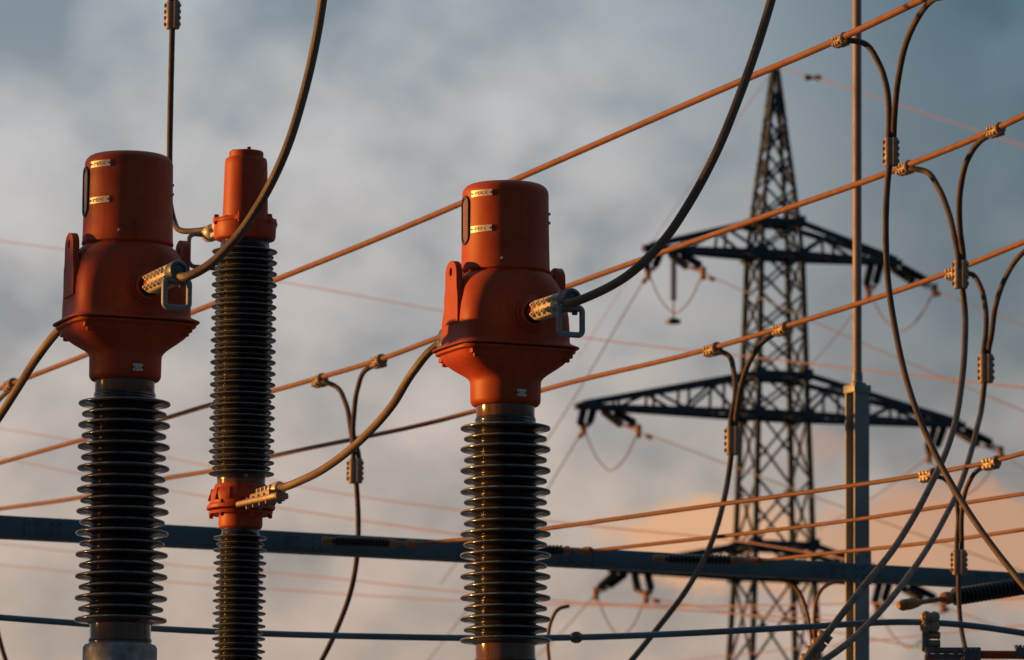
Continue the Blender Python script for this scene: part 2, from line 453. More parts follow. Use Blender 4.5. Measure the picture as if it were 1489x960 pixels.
        for A_, H_ in ((oa, ha), (ob, hb)):
            es = []
            for ring_ in (A_, H_):
                for i in range(len(ring_)):
                    e = bm.edges.get((ring_[i], ring_[(i + 1) % len(ring_)])); es.append(e)
            bmesh.ops.triangle_fill(bm, use_beauty=True, use_dissolve=False, edges=es)
        # web back to the shoulder
        rings(bm, [[Vector((s * 60, -4, 135)), Vector((s * 60, 4, 135)), Vector((s * 80, 4, 135)), Vector((s * 80, -4, 135))],
                   [Vector((s * 64, -4, 176)), Vector((s * 64, 4, 176)), Vector((s * 80, 4, 176)), Vector((s * 80, -4, 176))]])
        scale_px(bm, K, z0); finish('lifting_lug', bm, 'paint', root, angle=30)
    plate_on_cap(root, 51.2, 5.0, -11.0, 10.5, 10, 'L/U', K, z0)
    terminal(root, -1, 8, 122, K, z0)
    terminal(root, 1, 0, 122, K, z0)
    # porcelain
    bm = bmesh.new(); lathe(bm, [(40, -2), (42.4, -3), (42.4, -19), (42, -20)], 64); scale_px(bm, K, z0); finish('upper_collar', bm, 'collar', root)
    pr = [(42, -19.5), (43.4, -20), (43.6, -22.5), (44.4, -23.5)] + shed_profile(-25, -35, 65.4, 60.4, 43.5, 11, 30.4, -345.5)[0:]
    bm = bmesh.new(); lathe(bm, pr, 96); scale_px(bm, K, z0); glint_rims(finish('insulator', bm, 'porcelain', root, angle=60), K, (65.4, 60.4))
    bm = bmesh.new(); lathe(bm, [(40, -345), (43, -345.5), (43, -364), (43.3, -365), (44.6, -365.5), (44.8, -368), (43.5, -369.5), (44.5, -370), (44.5, -372.5), (40, -373)], 64)
    scale_px(bm, K, z0); finish('lower_collar', bm, 'collar', root)
    bm = bmesh.new()
    zb = -(ZR + .4) / (K / .989)
    lathe(bm, [(40, -372.4), (46, -372.8), (50, -374), (52.2, -377.5), (52.4, -381), (52.4, -700), (75, -702), (75, -715), (52, -717), (52, zb + 60), (95, zb + 56), (95, zb)], 64)
    scale_px(bm, K, z0); finish('pedestal', bm, 'galv', root, angle=40)
    return root

def copy_tree(o, parent=None):
    c = o.copy(); C.objects.link(c); c.parent = parent
    for ch in list(o.children): copy_tree(ch, c)
    return c
def place(root, ref, zloc, th, tilt):
    rot = Matrix.Rotation(tilt, 4, 'Y') @ Matrix.Rotation(th, 4, 'Z')
    root.rotation_euler = rot.to_euler()
    root.location = ref - rot.to_3x3() @ Vector((0, 0, zloc))
    return rot
ct_r = build_ct()
ct_l = copy_tree(ct_r)
REF_L = P(181.8, 551.5, 21.55)
rot_r = place(ct_r, REF_R, ZR, TH, R(-.5))
rot_l = place(ct_l, REF_L, ZR, R(21), 0)
G_CT = 'orange oil filled current transformers'
tag(ct_r, 'sunlit orange transformer head on ribbed brown porcelain, cable rising right, nearest the lattice tower', 'transformer', G_CT)
tag(ct_l, 'shaded orange transformer head on ribbed porcelain, beside the slim orange topped insulator post', 'transformer', G_CT)
def ct_point(rot, ref, x, y, z):
    return ref + rot.to_3x3() @ Vector((x * K22, y * K22, z * K22 / .989))

# ------------------------------------------------------------------ heavy jumper cables
def cable(name, pts, r, mat, label, cat, group=None, per=12, seg=18):
    bm = bmesh.new(); tube(bm, smooth_path(pts, per), r, seg)
    o = finish(name, bm, mat, None, pts[0], 60)
    return tag(o, label, cat, group)
G_J = 'thick stranded jumper cables'
RJ = 6.4 * K22
s = ct_point(rot_r, REF_R, 10, -192, 125)
cable('jumper_cable', [s, P(829, 441, 21.45), P(866, 427, 21.4), P(920, 395, 21.3), P(965, 350, 21.3), P(1003, 294, 21.25), P(1040, 225, 21.2), P(1075, 140, 21.2), P(1105, 55, 21.2), P(1127, -20, 21.2), P(1150, -120, 21.2), P(1185, -330, 21.2), P(1235, -800, 21.3)],
      RJ, 'strand', 'thick stranded cable rising from the sunlit transformer, crossing the tower side sky', 'cable', G_J)
s = ct_point(rot_l, REF_L, 10, -192, 125)
cable('jumper_cable', [s, P(268, 403, 21.0), P(300, 388, 20.95), P(340, 350, 20.9), P(379, 294, 20.85), P(412, 228, 20.8), P(442, 135, 20.8), P(462, 45, 20.8), P(472, -20, 20.8), P(484, -120, 20.8), P(500, -330, 20.8), P(520, -800, 20.9)],
      RJ, 'strand', 'thick stranded cable rising from the shaded transformer, passing over the slim post', 'cable', G_J)
s = ct_point(rot_r, REF_R, 0, 190, 124)
REF_P = P(350, 740, 24.3)
KP24 = KP(24.3)
rot_p = Matrix.Rotation(TH, 4, 'Z')
def post_point(x, y, z): return REF_P + rot_p.to_3x3() @ Vector((x * KP24, y * KP24, z * KP24 / .989))
e = post_point(6, -140, 17)
cable('jumper_cable', [s, P(641, 498, 22.72), P(624, 512, 22.75), P(603, 538, 22.8), P(570, 590, 23.0), P(535, 630, 23.2), P(480, 676, 23.5), P(440, 698, 23.75), P(415, 708, 23.86), e],
      6.3 * K22, 'strand', 'thick stranded cable swinging from behind the sunlit transformer down to the post clamp', 'cable', G_J)
s = ct_point(rot_l, REF_L, 0, 190, 124)
cable('jumper_cable', [s, P(88, 478, 22.2), P(72, 496, 22.3), P(52, 523, 22.4), P(28, 561, 22.6), P(-5, 612, 22.8), P(-60, 680, 23.2), P(-140, 730, 23.8)],
      6.3 * K22, 'strand', 'thick stranded cable leaving the back of the shaded transformer towards the left edge', 'cable', G_J)

# ------------------------------------------------------------------ the slim post between the transformers
post = empty('insulator_post', (REF_P.x, REF_P.y, 0), TH)
tag(post, 'slim orange capped post of two stacked ribbed insulators joined by an orange casting', 'insulator post')
KQ, ZP = KP24, REF_P.z
def pobj(name, bm, mat, parent=post, angle=40):
    scale_px(bm, KQ, ZP); return finish(name, bm, mat, parent, angle=angle)
bm = bmesh.new()
lathe(bm, [(30, 414), (33.2, 416), (33, 422), (31, 497), (30.4, 504), (29, 506.5), (26, 507), (25.2, 508), (25, 515.5), (23.8, 517), (.5, 517.4)], 64)
for a in (20, 140, 260): hexbolt(bm, Vector((19 * math.cos(R(a)), 19 * math.sin(R(a)), 517)), Vector((0, 0, 1)), 3, 4)
box(bm, Matrix.Translation((8, -32.4, 436)), 13, 1.6, 16, .5)
pobj('top_cylinder', bm, 'paint', angle=35)
bm = bmesh.new()
lobed = []
for rr, zz in ((30, 418), (45, 417.5), (46, 416), (46, 412), (45, 411)):
    lobed.append([Vector(((rr + 4 * max(0, math.cos(6 * t)) ** 3) * math.cos(t), (rr + 4 * max(0, math.cos(6 * t)) ** 3) * math.sin(t), zz)) for t in [2 * math.pi * i / 96 for i in range(96)]])
rings(bm, lobed)
lathe(bm, [(40, 411.5), (45, 411), (45.2, 409), (44.6, 392), (43, 388.5), (38, 386.5), (34, 386)], 64)
for k in range(6):
    a = 2 * math.pi * k / 6; c = Vector((45 * math.cos(a), 45 * math.sin(a), 417)); hexbolt(bm, c, Vector((0, 0, 1)), 4, 5); hexbolt(bm, c - Vector((0, 0, 5)), Vector((0, 0, -1)), 4, 4)
pobj('top_flange', bm, 'paint')
bm = bmesh.new(); lathe(bm, shed_profile(386, 371, 47.6, 42.5, 35, 21, 16.05, 40, rise=3.6, drop=2.6, thick=1.5), 80); glint_rims(pobj('upper_insulator', bm, 'porcelain_grey', angle=60), KQ, (47.6, 42.5))
bm = bmesh.new(); lathe(bm, [(30, 44), (35, 43), (35, 34), (33, 33)], 48); pobj('upper_collar', bm, 'collar')
bm = bmesh.new()
lathe(bm, [(30, 34.5), (37, 34), (38.5, 32), (39, 29), (42, 26), (44, 20), (44.4, 8), (43, 4), (40, 2)], 64)
for k in range(12):
    a = 2 * math.pi * (k + .5) / 12; n = Vector((math.cos(a), math.sin(a), 0))
    x, y, z = frame_of(n); B_ = basis(n * 42.4 + Vector((0, 0, 18)), n.cross(Vector((0, 0, 1))), n, Vector((0, 0, 1)))
    rings(bm, [[B_ @ Vector((-1.5, 1.6 * .3, 9)), B_ @ Vector((1.5, 1.6 * .3, 9)), B_ @ Vector((1.5, -6, 9)), B_ @ Vector((-1.5, -6, 9))],
               [B_ @ Vector((-2.6, 5.5, -8)), B_ @ Vector((2.6, 5.5, -8)), B_ @ Vector((2.6, -6, -8)), B_ @ Vector((-2.6, -6, -8))]])
lathe(bm, [(40, 5), (49, 4.4), (50.2, 3), (50.2, -1), (49, -2.2), (32, -3)], 12)
lathe(bm, [(30, -4), (46, -4.2), (47, -5.5), (46, -9), (33, -10)], 12)
for k in range(6):
    a = 2 * math.pi * (k + .5) / 6; c = Vector((43 * math.cos(a), 43 * math.sin(a), 5)); hexbolt(bm, c, Vector((0, 0, 1)), 3.2, 5); hexbolt(bm, c - Vector((0, 0, 14)), Vector((0, 0, -1)), 3.2, 5)
lathe(bm, [(28, -2), (31.8, -4), (31.8, -24), (31, -27), (28, -29.5), (24, -30)], 56)
pobj('joint_casting', bm, 'paint', angle=35)
bm = bmesh.new()
lathe(bm, [(24, -28), (26.4, -29), (26.4, -34), (28, -36)] + shed_profile(-36.2, -42, 38.6, 34.6, 27.5, 24, 18.0, -480, rise=4, drop=3, thick=1.5), 80)
glint_rims(pobj('lower_insulator', bm, 'porcelain', angle=60), KQ, (38.6, 34.6))
bm = bmesh.new(); zb = -(ZP + .3) / (KQ / .989)
lathe(bm, [(26, -478), (34, -479), (36, -482), (36, -560), (60, -562), (60, -572), (40, -574), (40, zb)], 48); pobj('pedestal', bm, 'galv')
# connector plate on the joint, towards the transformer
bm = bmesh.new()
prof = rounded_rect(13, 4.2, 3)
rings(bm, [[Vector((a * w - 4, y, b + 1)) for a, b in prof] for y, w in ((-40, 1.6), (-70, 1.5), (-95, 1.35), (-120, 1.1), (-166, .9), (-170, .7))])
for i in range(4):
    for q in (-9, 7):
        hexbolt(bm, Vector((q - 4, -66 - i * 25 - q * .5, -3)), Vector((0, 0, -1)), 3.2, 4.5); hexbolt(bm, Vector((q - 4, -62 - i * 21, 5)), Vector((0, 0, 1)), 3, 4)
box(bm, Matrix.Translation((-2, -104, 8.5)), 22, 74, 9, 2)
pobj('connector_plate', bm, 'clampmetal')
bm = bmesh.new()
dirv = (rot_p.to_3x3().inverted() @ (P(440, 698, 23.75) - e)).normalized()
x, y, z = frame_of(dirv)
o0 = Vector((4, -106, 14))
lathe(bm, [(7, -28), (9.5, -26), (9.5, -19), (8.2, -17), (9.8, -15), (9.8, -8), (8.4, -6), (9.8, -4), (9.8, 3), (8.6, 5), (10.6, 7), (10.6, 28), (9, 31), (6.6, 31.5)], 32, basis(o0, x, y, z))
box(bm, basis(o0 - y * 7, x, y, z), 17, 8, 44, 2)
for i in range(4):
    for q in (-1, 1):
        hexbolt(bm, o0 + z * (-20 + i * 13) + x * (q * 10) - y * 10, -y, 3, 6)
        hexbolt(bm, o0 + z * (-20 + i * 13) + x * (q * 10) + y * 0, y, 3, 6)
pobj('cable_clamp', bm, 'silver')
# connector at the top flange with its bow, on the far left side
bm = bmesh.new()
box(bm, Matrix.Translation((2, 78, 412)), 22, 84, 7, 2)
lathe(bm, [(8, 46), (10.5, 48), (10.5, 56), (9, 58), (11, 60), (11, 68), (9.4, 70), (11, 72), (11, 84), (8, 86)], 28, basis(Vector((2, 28, 425)), Vector((1, 0, 0)), Vector((0, 0, 1)), Vector((0, 1, 0))))
lathe(bm, [(9, 92), (12, 95), (13, 104), (12, 116), (8, 119)], 28, basis(Vector((0, 34, 419)), Vector((1, 0, 0)), Vector((0, 0, 1)), Vector((0, 1, 0))))
for i in range(3):
    for q in (-1, 1): hexbolt(bm, Vector((2 + q * 8, 60 + i * 18, 409)), Vector((0, 0, -1)), 3, 5)
pobj('top_connector', bm, 'silver')
bm = bmesh.new(); tube(bm, [Vector((a - 4, 148, b + 393)) for a, b in rounded_rect(27, 24, 10)], 3.4, 12, closed=True); pobj('earthing_bow', bm, 'darksteel', angle=60)

# ------------------------------------------------------------------ overhead bus conductors and their droppers
ZBUS = 6.75
def wire(name, a, b, mid, r, mat, label, group, cat='conductor', ext=0.0):
    pts = [on_plane(px, py, a, b) for px, py in mid]
    d0 = (pts[0] - pts[1]); d1 = (pts[-1] - pts[-2])
    pts = [pts[0] + d0 * ext] + pts + [pts[-1] + d1 * ext] if ext else pts
    bm = bmesh.new(); tube(bm, smooth_path(pts, 6), r, 12)
    o = finish(name, bm, mat, None, pts[0], 60)
    return tag(o, label, cat, group)
G_B = 'orange lit bus conductors'
w1a, w1b = at_height(0, 565, ZBUS), at_height(1340, 0, ZBUS)
w2a, w2b = at_height(0, 673, ZBUS), at_height(1489, 165, ZBUS)
w3a, w3b = at_height(0, 740, ZBUS), at_height(1489, 352, ZBUS)
RB = .0158
wire('bus_conductor', w1a, w1b, [(0, 565), (128, 515), (285, 452), (398, 408), (670, 296), (750, 261), (1040, 134), (1222, 56), (1340, 0)], RB, 'conductor', 'topmost bus conductor, passing the tower peak up to the top edge', G_B, ext=.6)
wire('bus_conductor', w2a, w2b, [(0, 673), (118, 640), (245, 607), (305, 589), (398, 568), (462, 550), (552, 523), (640, 490), (830, 415), (1094, 321), (1313, 243), (1447, 188), (1489, 168)], RB, 'conductor', 'second bus conductor, crossing the tower upper crossarm behind the sunlit transformer', G_B, ext=.6)
wire('bus_conductor', w3a, w3b, [(0, 740), (125, 722), (245, 695), (305, 685), (398, 663), (690, 598), (790, 567), (1033, 507), (1138, 476), (1388, 393), (1489, 352)], RB, 'conductor', 'third bus conductor, crossing the tower shaft below its upper crossarm', G_B, ext=.6)

def groove_clamp(bm, c, axis, K, L=27, H=17, W=13, face=Vector((-.75, -.66, 0))):
    """bolted parallel groove clamp on a conductor"""
    a = axis.normalized(); n = (face - a * face.dot(a)).normalized(); h = a.cross(n)
    if h.z < 0: h = -h
    prof = rounded_rect(W / 2, H / 2, 4, 4)
    secs = []
    for t, s_ in ((-L / 2, .86), (-L / 2 + 1.5, 1), (L / 2 - 1.5, 1), (L / 2, .86)):
        secs.append([c + (a * t + n * p * s_ + h * (q * s_ - 3)) * K for p, q in prof])
    rings(bm, secs)
    for i in range(3):
        for q in (-6.5, 2.5):
            o = c + (a * (-L / 3.2 + i * L / 3.2) + n * (W / 2 - .3) + h * (q - 1)) * K
            hexbolt(bm, o, n, 3.0 * K, 3.2 * K)
            hexbolt(bm, o - n * (W - .6) * K, -n, 3.0 * K, 4.2 * K)
    # end collar
    o = c + (a * (L / 2) + h * -1) * K; x, y, z = frame_of(a)
    lathe(bm, [(9.0 * K, -2 * K), (9.0 * K, 3 * K), (7 * K, 4.5 * K)], 16, basis(o, x, y, z))
def split_clamp(bm, c, axis, K, L=42):
    a = axis.normalized(); n = Vector((1, -.2, 0)); n = (n - a * n.dot(a)).normalized(); f = a.cross(n)
    if f.y > 0: f = -f
    for off, rr in ((-4.2, 6.4), (4.4, 6.0)):
        x, y, z = n, f, a
        lathe(bm, [(rr * .8 * K, -L / 2 * K), (rr * K, (-L / 2 + 2) * K), (rr * K, (L / 2 - 2) * K), (rr * .8 * K, L / 2 * K)], 20, basis(c + n * off * K, x, y, z))
    box(bm, basis(c - f * 1.5 * K, n, f, a), 10 * K, 8 * K, (L - 6) * K, 1 * K)
    for i in range(4):
        o = c + (a * (-L / 2 + 7 + i * (L - 14) / 3) - n * 9 + f * 2) * K
        hexbolt(bm, o, -n, 3.4 * K, 3.6 * K)
        hexbolt(bm, o + (n * 18) * K, n, 3.0 * K, 3.2 * K)
def dropper(label, clampA, clampB, wa, wb, join, tail, r_px, Lc=27, branches=None, mat='dropper', Lj=42):
    """two branches clamped to one bus conductor, merging in a splitter, one tail downwards"""
    root = empty('dropper_cable', join); tag(root, label, 'dropper cable', 'twin branched dropper cables')
    D = join.y; K = KP(D); r = r_px * K
    axis = (wb - wa).normalized()
    for k, (cp, way) in enumerate(((clampA, branches[0]), (clampB, branches[1]))):
        if cp is None: pts = [Vector(p) for p in way]
        else:
            c = on_plane(*cp, wa, wb)
            Kc = KP(c.y); s = 1 if k == 0 else -1
            bm = bmesh.new(); groove_clamp(bm, c, axis, Kc, Lc)
            finish('wire_clamp', bm, 'clampmetal', root, join)
            p0 = c + axis * (s * -8 * Kc) + Vector((0, 0, -6.5 * Kc)) + Vector((.006, -.006, 0))
            p1 = c + axis * (s * 16 * Kc) + Vector((0, 0, -5.5 * Kc)) + Vector((.006, -.006, 0))
            pts = [p0, p1] + [P(px, py, c.y + (D - c.y) * t) for px, py, t in way]
        off = (-1 if k == 0 else 1) * 3.6 * K
        pts.append(join + Vector((off, 0, 26 * K))); pts.append(join + Vector((off, 0, -12 * K)))
        bm = bmesh.new(); tube(bm, smooth_path(pts, 8), r, 12); finish('branch', bm, mat, root, join, 60)
    bm = bmesh.new(); split_clamp(bm, join, Vector((0, 0, 1)), K, Lj); finish('splitter_clamp', bm, 'clampmetal', root, join)
    bm = bmesh.new(); tube(bm, smooth_path([join + Vector((-.6 * K, 0, 0))] + tail, 10), r * 1.02, 12); finish('tail', bm, mat, root, join, 60)
    return root

# conductor 1
D1 = on_plane(1222, 57, w1a, w1b).y
j = P(1296, 221, D1 - .1)
dropper('dropper cable from the topmost conductor, its tail sweeping down to the lower right corner', (1222, 57), (1368, -12), w1a, w1b, j,
        [P(1291, 262, j.y), P(1288, 330, j.y - .05), P(1291, 405, j.y - .1), P(1302, 480, j.y - .2), P(1325, 575, j.y - .4), P(1360, 660, j.y - .6), P(1410, 747, j.y - .8), P(1489, 852, j.y - 1.1), P(1590, 960, j.y - 1.5)], 4.5,
        branches=([(1258, 64, .3), (1277, 90, .5), (1289, 125, .7), (1293, 165, .9)], [(1337, 22, .3), (1318, 62, .5), (1307, 110, .7), (1301, 165, .9)]))
# conductor 2, right
D2 = on_plane(1380, 215, w2a, w2b).y
j = P(1397, 399, D2)
dropper('dropper cable from the second conductor, tail curving down left to the ball bolted clamp', (1315, 243), (1447, 188), w2a, w2b, j,
        [P(1402, 440, j.y), P(1403, 500, j.y - .2), P(1396, 575, j.y - .5), P(1380, 645, j.y - 1), P(1350, 712, j.y - 1.5), P(1305, 790, j.y - 2.2), P(1250, 860, j.y - 3), P(1196, 930, j.y - 3.5), P(1150, 990, j.y - 3.8)], 4.4,
        branches=([(1345, 249, .2), (1364, 272, .4), (1379, 308, .6), (1389, 350, .9)], [(1428, 203, .2), (1407, 232, .4), (1397, 272, .6), (1396, 335, .9)]))
# conductor 3, right
D3 = on_plane(1420, 382, w3a, w3b).y
j = P(1434, 536, D3)
dropper('dropper cable from the third conductor near the right edge, tail parallel to its neighbour', (1387, 395), (1530, 335), w3a, w3b, j,
        [P(1430, 572, j.y), P(1420, 625, j.y - .4), P(1402, 690, j.y - 1), P(1370, 760, j.y - 2), P(1325, 832, j.y - 3.2), P(1265, 905, j.y - 4.4), P(1195, 962, j.y - 5.5), P(1130, 1000, j.y - 6)], 4.0,
        branches=([(1413, 399, .2), (1426, 418, .4), (1433, 448, .6), (1433, 490, .9)], [(1483, 372, .2), (1462, 404, .4), (1449, 440, .6), (1441, 492, .9)]))
# conductor 3, before the tower
D3b = on_plane(1085, 492, w3a, w3b).y
j = P(1066, 641, D3b)
dropper('dropper cable hanging in front of the tower shaft, tail curving down to the bottom edge', (1035, 507), (1136, 477), w3a, w3b, j,
        [P(1062, 672, j.y), P(1052, 730, j.y - .2), P(1032, 795, j.y - .5), P(1000, 855, j.y - .8), P(955, 915, j.y - 1.1), P(905, 975, j.y - 1.4), P(870, 1010, j.y - 1.6)], 4.0,
        branches=([(1058, 516, .2), (1067, 540, .4), (1069, 575, .7)], [(1112, 495, .2), (1092, 522, .4), (1078, 560, .6), (1072, 595, .9)]))
# conductor 2, left
D2b = on_plane(505, 537, w2a, w2b).y
j = P(517, 685, D2b)
dropper('thin dropper cable between the slim post and the sunlit transformer', (464, 552), (550, 524), w2a, w2b, j,
        [P(519, 715, j.y), P(521, 760, j.y), P(519, 810, j.y), P(510, 860, j.y), P(492, 910, j.y), P(465, 965, j.y), P(440, 1005, j.y)], 3.7, 22,
        branches=([(488, 562, .2), (502, 585, .4), (510, 625, .7)], [(532, 538, .2), (520, 565, .4), (515, 600, .6), (515, 640, .9)]), Lj=36)
# conductor 1, left edge
D1b = on_plane(-30, 577, w1a, w1b).y
j = P(-32, 700, D1b)
dropper('dropper cable at the left edge, clamped to the topmost conductor', (16, 559), (-80, 598), w1a, w1b, j,
        [P(-30, 760, j.y), P(-20, 840, j.y), P(-8, 900, j.y), P(10, 965, j.y), P(30, 1010, j.y)], 3.4, 22,
        branches=([(2, 578, .2), (-14, 600, .5), (-24, 640, .8)], [(-70, 602, .2), (-50, 625, .5), (-40, 650, .8)]), Lj=36)
# the vertical one behind the shaded transformer
j = P(251.5, 22, 24.9)
dropper('straight dropper cable hanging down behind the shaded transformer to the slim post', None, None, w1a, w1b, j,
        [P(250, 60, 24.9), P(248, 150, 24.9), P(246.5, 235, 24.9), P(246, 285, 24.9), P(252, 318, 24.9), P(266, 336, 24.78), P(281, 336, 24.74), post_point(2, 90, 425)], 4.2,
        branches=([P(150, -700, 26.2), P(218, -330, 25.8), P(236, -150, 25.4), P(243, -70, 25.1)], [P(350, -700, 24.4), P(288, -330, 24.5), P(268, -150, 24.7), P(260, -70, 24.8)]))

# ------------------------------------------------------------------ gantry: post, beam, strain insulators and their conductors
DG = 36.2
KG = KP(DG)
gp = P(1246.5, 800, DG)
gpost = empty('gantry_post', (gp.x, gp.y, 0), R(30))
tag(gpost, 'tall steel gantry post with a thin round tube above its flat cap', 'post')
ztop = P(1246.5, 562, DG).z
def hsec(w, d, t):
    return [(-w, -d), (w, -d), (w, -d + t), (t / 2, -d + t), (t / 2, d - t), (w, d - t), (w, d), (-w, d), (-w, d - t), (-t / 2, d - t), (-t / 2, -d + t), (-w, -d + t)]
bm = bmesh.new(); sec = hsec(.056, .056, .012)
rings(bm, [[Vector((a, b, z)) for a, b in sec] for z in (-.2, ztop)]); finish('steel_section', bm, 'gantrypost', gpost, angle=20)
bm = bmesh.new(); box(bm, Matrix.Translation((0, 0, ztop - .02)), .13, .13, .05, .004); finish('cap_plate', bm, 'gantrypost', gpost)
bm = bmesh.new(); lathe(bm, [(.045, ztop + .004), (.045, ztop + .022), (.036, ztop + .03), (.034, ztop + .09), (.03, ztop + .094)], 24)
for k in range(4): hexbolt(bm, Vector((.05 * math.cos(k * 1.571 + .78), .05 * math.sin(k * 1.571 + .78), ztop + .004)), Vector((0, 0, 1)), .008, .016)
finish('tube_collar', bm, 'gantrypost', gpost)
bm = bmesh.new(); zbm = P(1246.5, 826, DG).z
box(bm, Matrix.Translation((0, -.0615, zbm)), .13, .008, .22, .002)
for q in (-.045, .045):
    for r_ in (-.08, 0, .08): hexbolt(bm, Vector((q, -.066, zbm + r_)), Vector((0, -1, 0)), .011, .012)
finish('beam_plate', bm, 'gantrypost', gpost)
bm = bmesh.new(); lathe(bm, [(.029, ztop), (.029, ztop + 6)], 24); finish('lightning_tube', bm, 'tubemat', gpost)

ba, bb = P(-60, 761, 33.4), P(1600, 850, 36.9)
bz = P(1246.5, 830, DG).z
n_b = (bb - ba).normalized()
bm = bmesh.new(); x, y, z = frame_of(n_b)
prof = rounded_rect(.07, .0605, .008, 2)
secs = []
for t in range(0, 41):
    c = ba.lerp(bb, t / 40)
    hgt = (.0655 - .014 * t / 40) / .0605
    secs.append([c + x * (p + .09) + y * q * hgt for p, q in prof])
rings(bm, secs)
for t in (.07, .285, .52, .765, .9):
    c = ba.lerp(bb, t); hg = .0655 - .014 * t
    box(bm, basis(c + x * .09, x, y, z), .152, hg * 2 - .02, .26, .002)
    for q in (-.1, -.05, .05, .1):
        for yy in (-.5, .5):
            for sd in (-1, 1): hexbolt(bm, c + x * (.09 + sd * .075) + y * hg * yy + z * q, x * sd, .011, .01)
beam = finish('gantry_beam', bm, 'gantry', None, ba, 30)
tag(beam, 'long dark blue steel beam running behind the transformers to the gantry post', 'beam')

def strain(label, a, b, nd, rd, rod, fit, group='strain insulators along the beam'):
    """ribbed strain insulator: porcelain string with a fitting at each end"""
    root = empty('strain_insulator', a); tag(root, label, 'insulator', group)
    d = b - a; L = d.length; x, y, z = frame_of(d); B_ = basis(a, x, y, z)
    pr = [(rod, L * .12)]
    for i in range(nd):
        t = L * (.15 + .56 * (i + .5) / nd); h = L * .56 / nd
        pr += [(rod, t - h * .45), (rd, t - h * .12), (rd, t + h * .08), (rod, t + h * .42)]
    pr.append((rod, L * .74))
    bm = bmesh.new(); lathe(bm, pr, 24, B_); finish('insulator_string', bm, 'towerinsul', root, a, 40)
    bm = bmesh.new(); lathe(bm, [(fit * .5, 0), (fit, L * .02), (fit, L * .09), (fit * .6, L * .11), (fit * .6, L * .14)], 20, B_); finish('end_fitting', bm, 'fitting', root, a)
    bm = bmesh.new()
    lathe(bm, [(fit * .5, L * .72), (fit * 1.25, L * .735), (fit * 1.25, L * .765), (fit * .5, L * .78), (fit * .5, L * .88), (fit * .85, L * .9), (fit * 1.1, L * .93), (fit * 1.1, L * .98), (fit * .6, L)], 20, B_)
    box(bm, basis(a + z * L * .83, x, y, z), fit * 1.1, fit * .6, L * .12, .002)
    finish('end_fitting', bm, 'fitting', root, a)
    return root
s1 = (P(468, 786, 33.85), P(606, 791, 33.6))
s2 = (P(712, 799, 34.35), P(862, 801, 34.1))
s3 = (P(950, 812, 34.9), P(1108, 816, 34.6))
strain('dark ribbed strain insulator on the beam between slim post and sunlit transformer', *s1, 16, .032, .02, .022)
strain('dark ribbed strain insulator on the beam, right of the sunlit transformer porcelain', *s2, 16, .032, .02, .022)
strain('dark ribbed strain insulator on the beam in front of the tower shaft', *s3, 16, .032, .02, .022)
s4 = (P(1580, 838, 33.2), P(1306, 881, 32.4))
strain('large ribbed strain insulator under the beam at the right edge with orange lit fitting', *s4, 26, .052, .03, .03)
G_L = 'conductors strained from the beam'
def polywire(name, pts, r, mat, label, group, cat='conductor', per=6, seg=10):
    bm = bmesh.new(); tube(bm, smooth_path(pts, per), r, seg)
    return tag(finish(name, bm, mat, None, pts[0], 60), label, cat, group)
RW = .0115
w4a, w4b = s1[1], P(1489, 657, 30.2)
w4 = [(606, 791), (690, 783), (800, 768), (1000, 740), (1200, 712), (1345, 690), (1443, 671), (1489, 659)]
polywire('strained_conductor', [P(a, b, 33.6 + (30.2 - 33.6) * (a - 606) / 883) for a, b in w4] + [P(1600, 632, 29.8)], RW * 1.12, 'conductor', 'uppermost conductor strained from the beam, rising to the right edge below the lower crossarm', G_L)
w5 = [(862, 801), (960, 790), (1100, 774), (1250, 755), (1400, 732), (1489, 718)]
polywire('strained_conductor', [P(a, b, 34.1 + (31.5 - 34.1) * (a - 862) / 627) for a, b in w5] + [P(1600, 700, 31)], RW, 'conductor', 'middle conductor strained from the beam, crossing the glowing cloud', G_L)
w6 = [(1108, 816), (1200, 805), (1300, 795), (1400, 783), (1489, 770)]
polywire('strained_conductor', [P(a, b, 34.6 + (32.5 - 34.6) * (a - 1108) / 381) for a, b in w6] + [P(1600, 753, 32)], RW, 'conductor', 'lowest conductor strained from the beam, just above it beside the post', G_L)
wa4, wb4 = P(1345, 690, 30.75), P(1443, 671, 30.38)
j = P(1395, 818, 30.6)
dropper('dropper cable from the uppermost strained conductor, crossing the beam near the right edge', (1348, 690), (1440, 672), wa4, wb4, j,
        [P(1394, 850, 30.6), P(1395, 885, 30.55), P(1398, 915, 30.5), P(1404, 945, 30.4), P(1410, 975, 30.3)], 3.4, 22,
        branches=([(1374, 697, .2), (1387, 716, .4), (1393, 748, .7)], [(1422, 684, .2), (1407, 706, .4), (1399, 745, .7)]), Lj=36)
# small twin loops hanging at the foot of the tower, below the beam
polywire('jumper_loop', [P(1130, 842, 36), P(1150, 848, 36), P(1163, 862, 36), P(1172, 885, 36), P(1178, 915, 36), P(1184, 975, 36)], .012, 'conductor', 'orange lit cable bend under the beam left of the post', 'cable bends under the beam', 'cable')
polywire('jumper_loop', [P(1232, 848, 36.4), P(1212, 847, 36.4), P(1196, 856, 36.4), P(1187, 874, 36.4), P(1184, 905, 36.4), P(1188, 975, 36.4)], .012, 'conductor', 'orange lit cable bend under the beam touching the post', 'cable bends under the beam', 'cable')
polywire('jumper_loop', [P(828, 881, 38), P(812, 886, 38), P(802, 902, 38), P(797, 925, 38), P(800, 975, 38)], .013, 'conductor', 'small pale cable bend low beside the sunlit transformer porcelain', 'cable bends under the beam', 'cable')

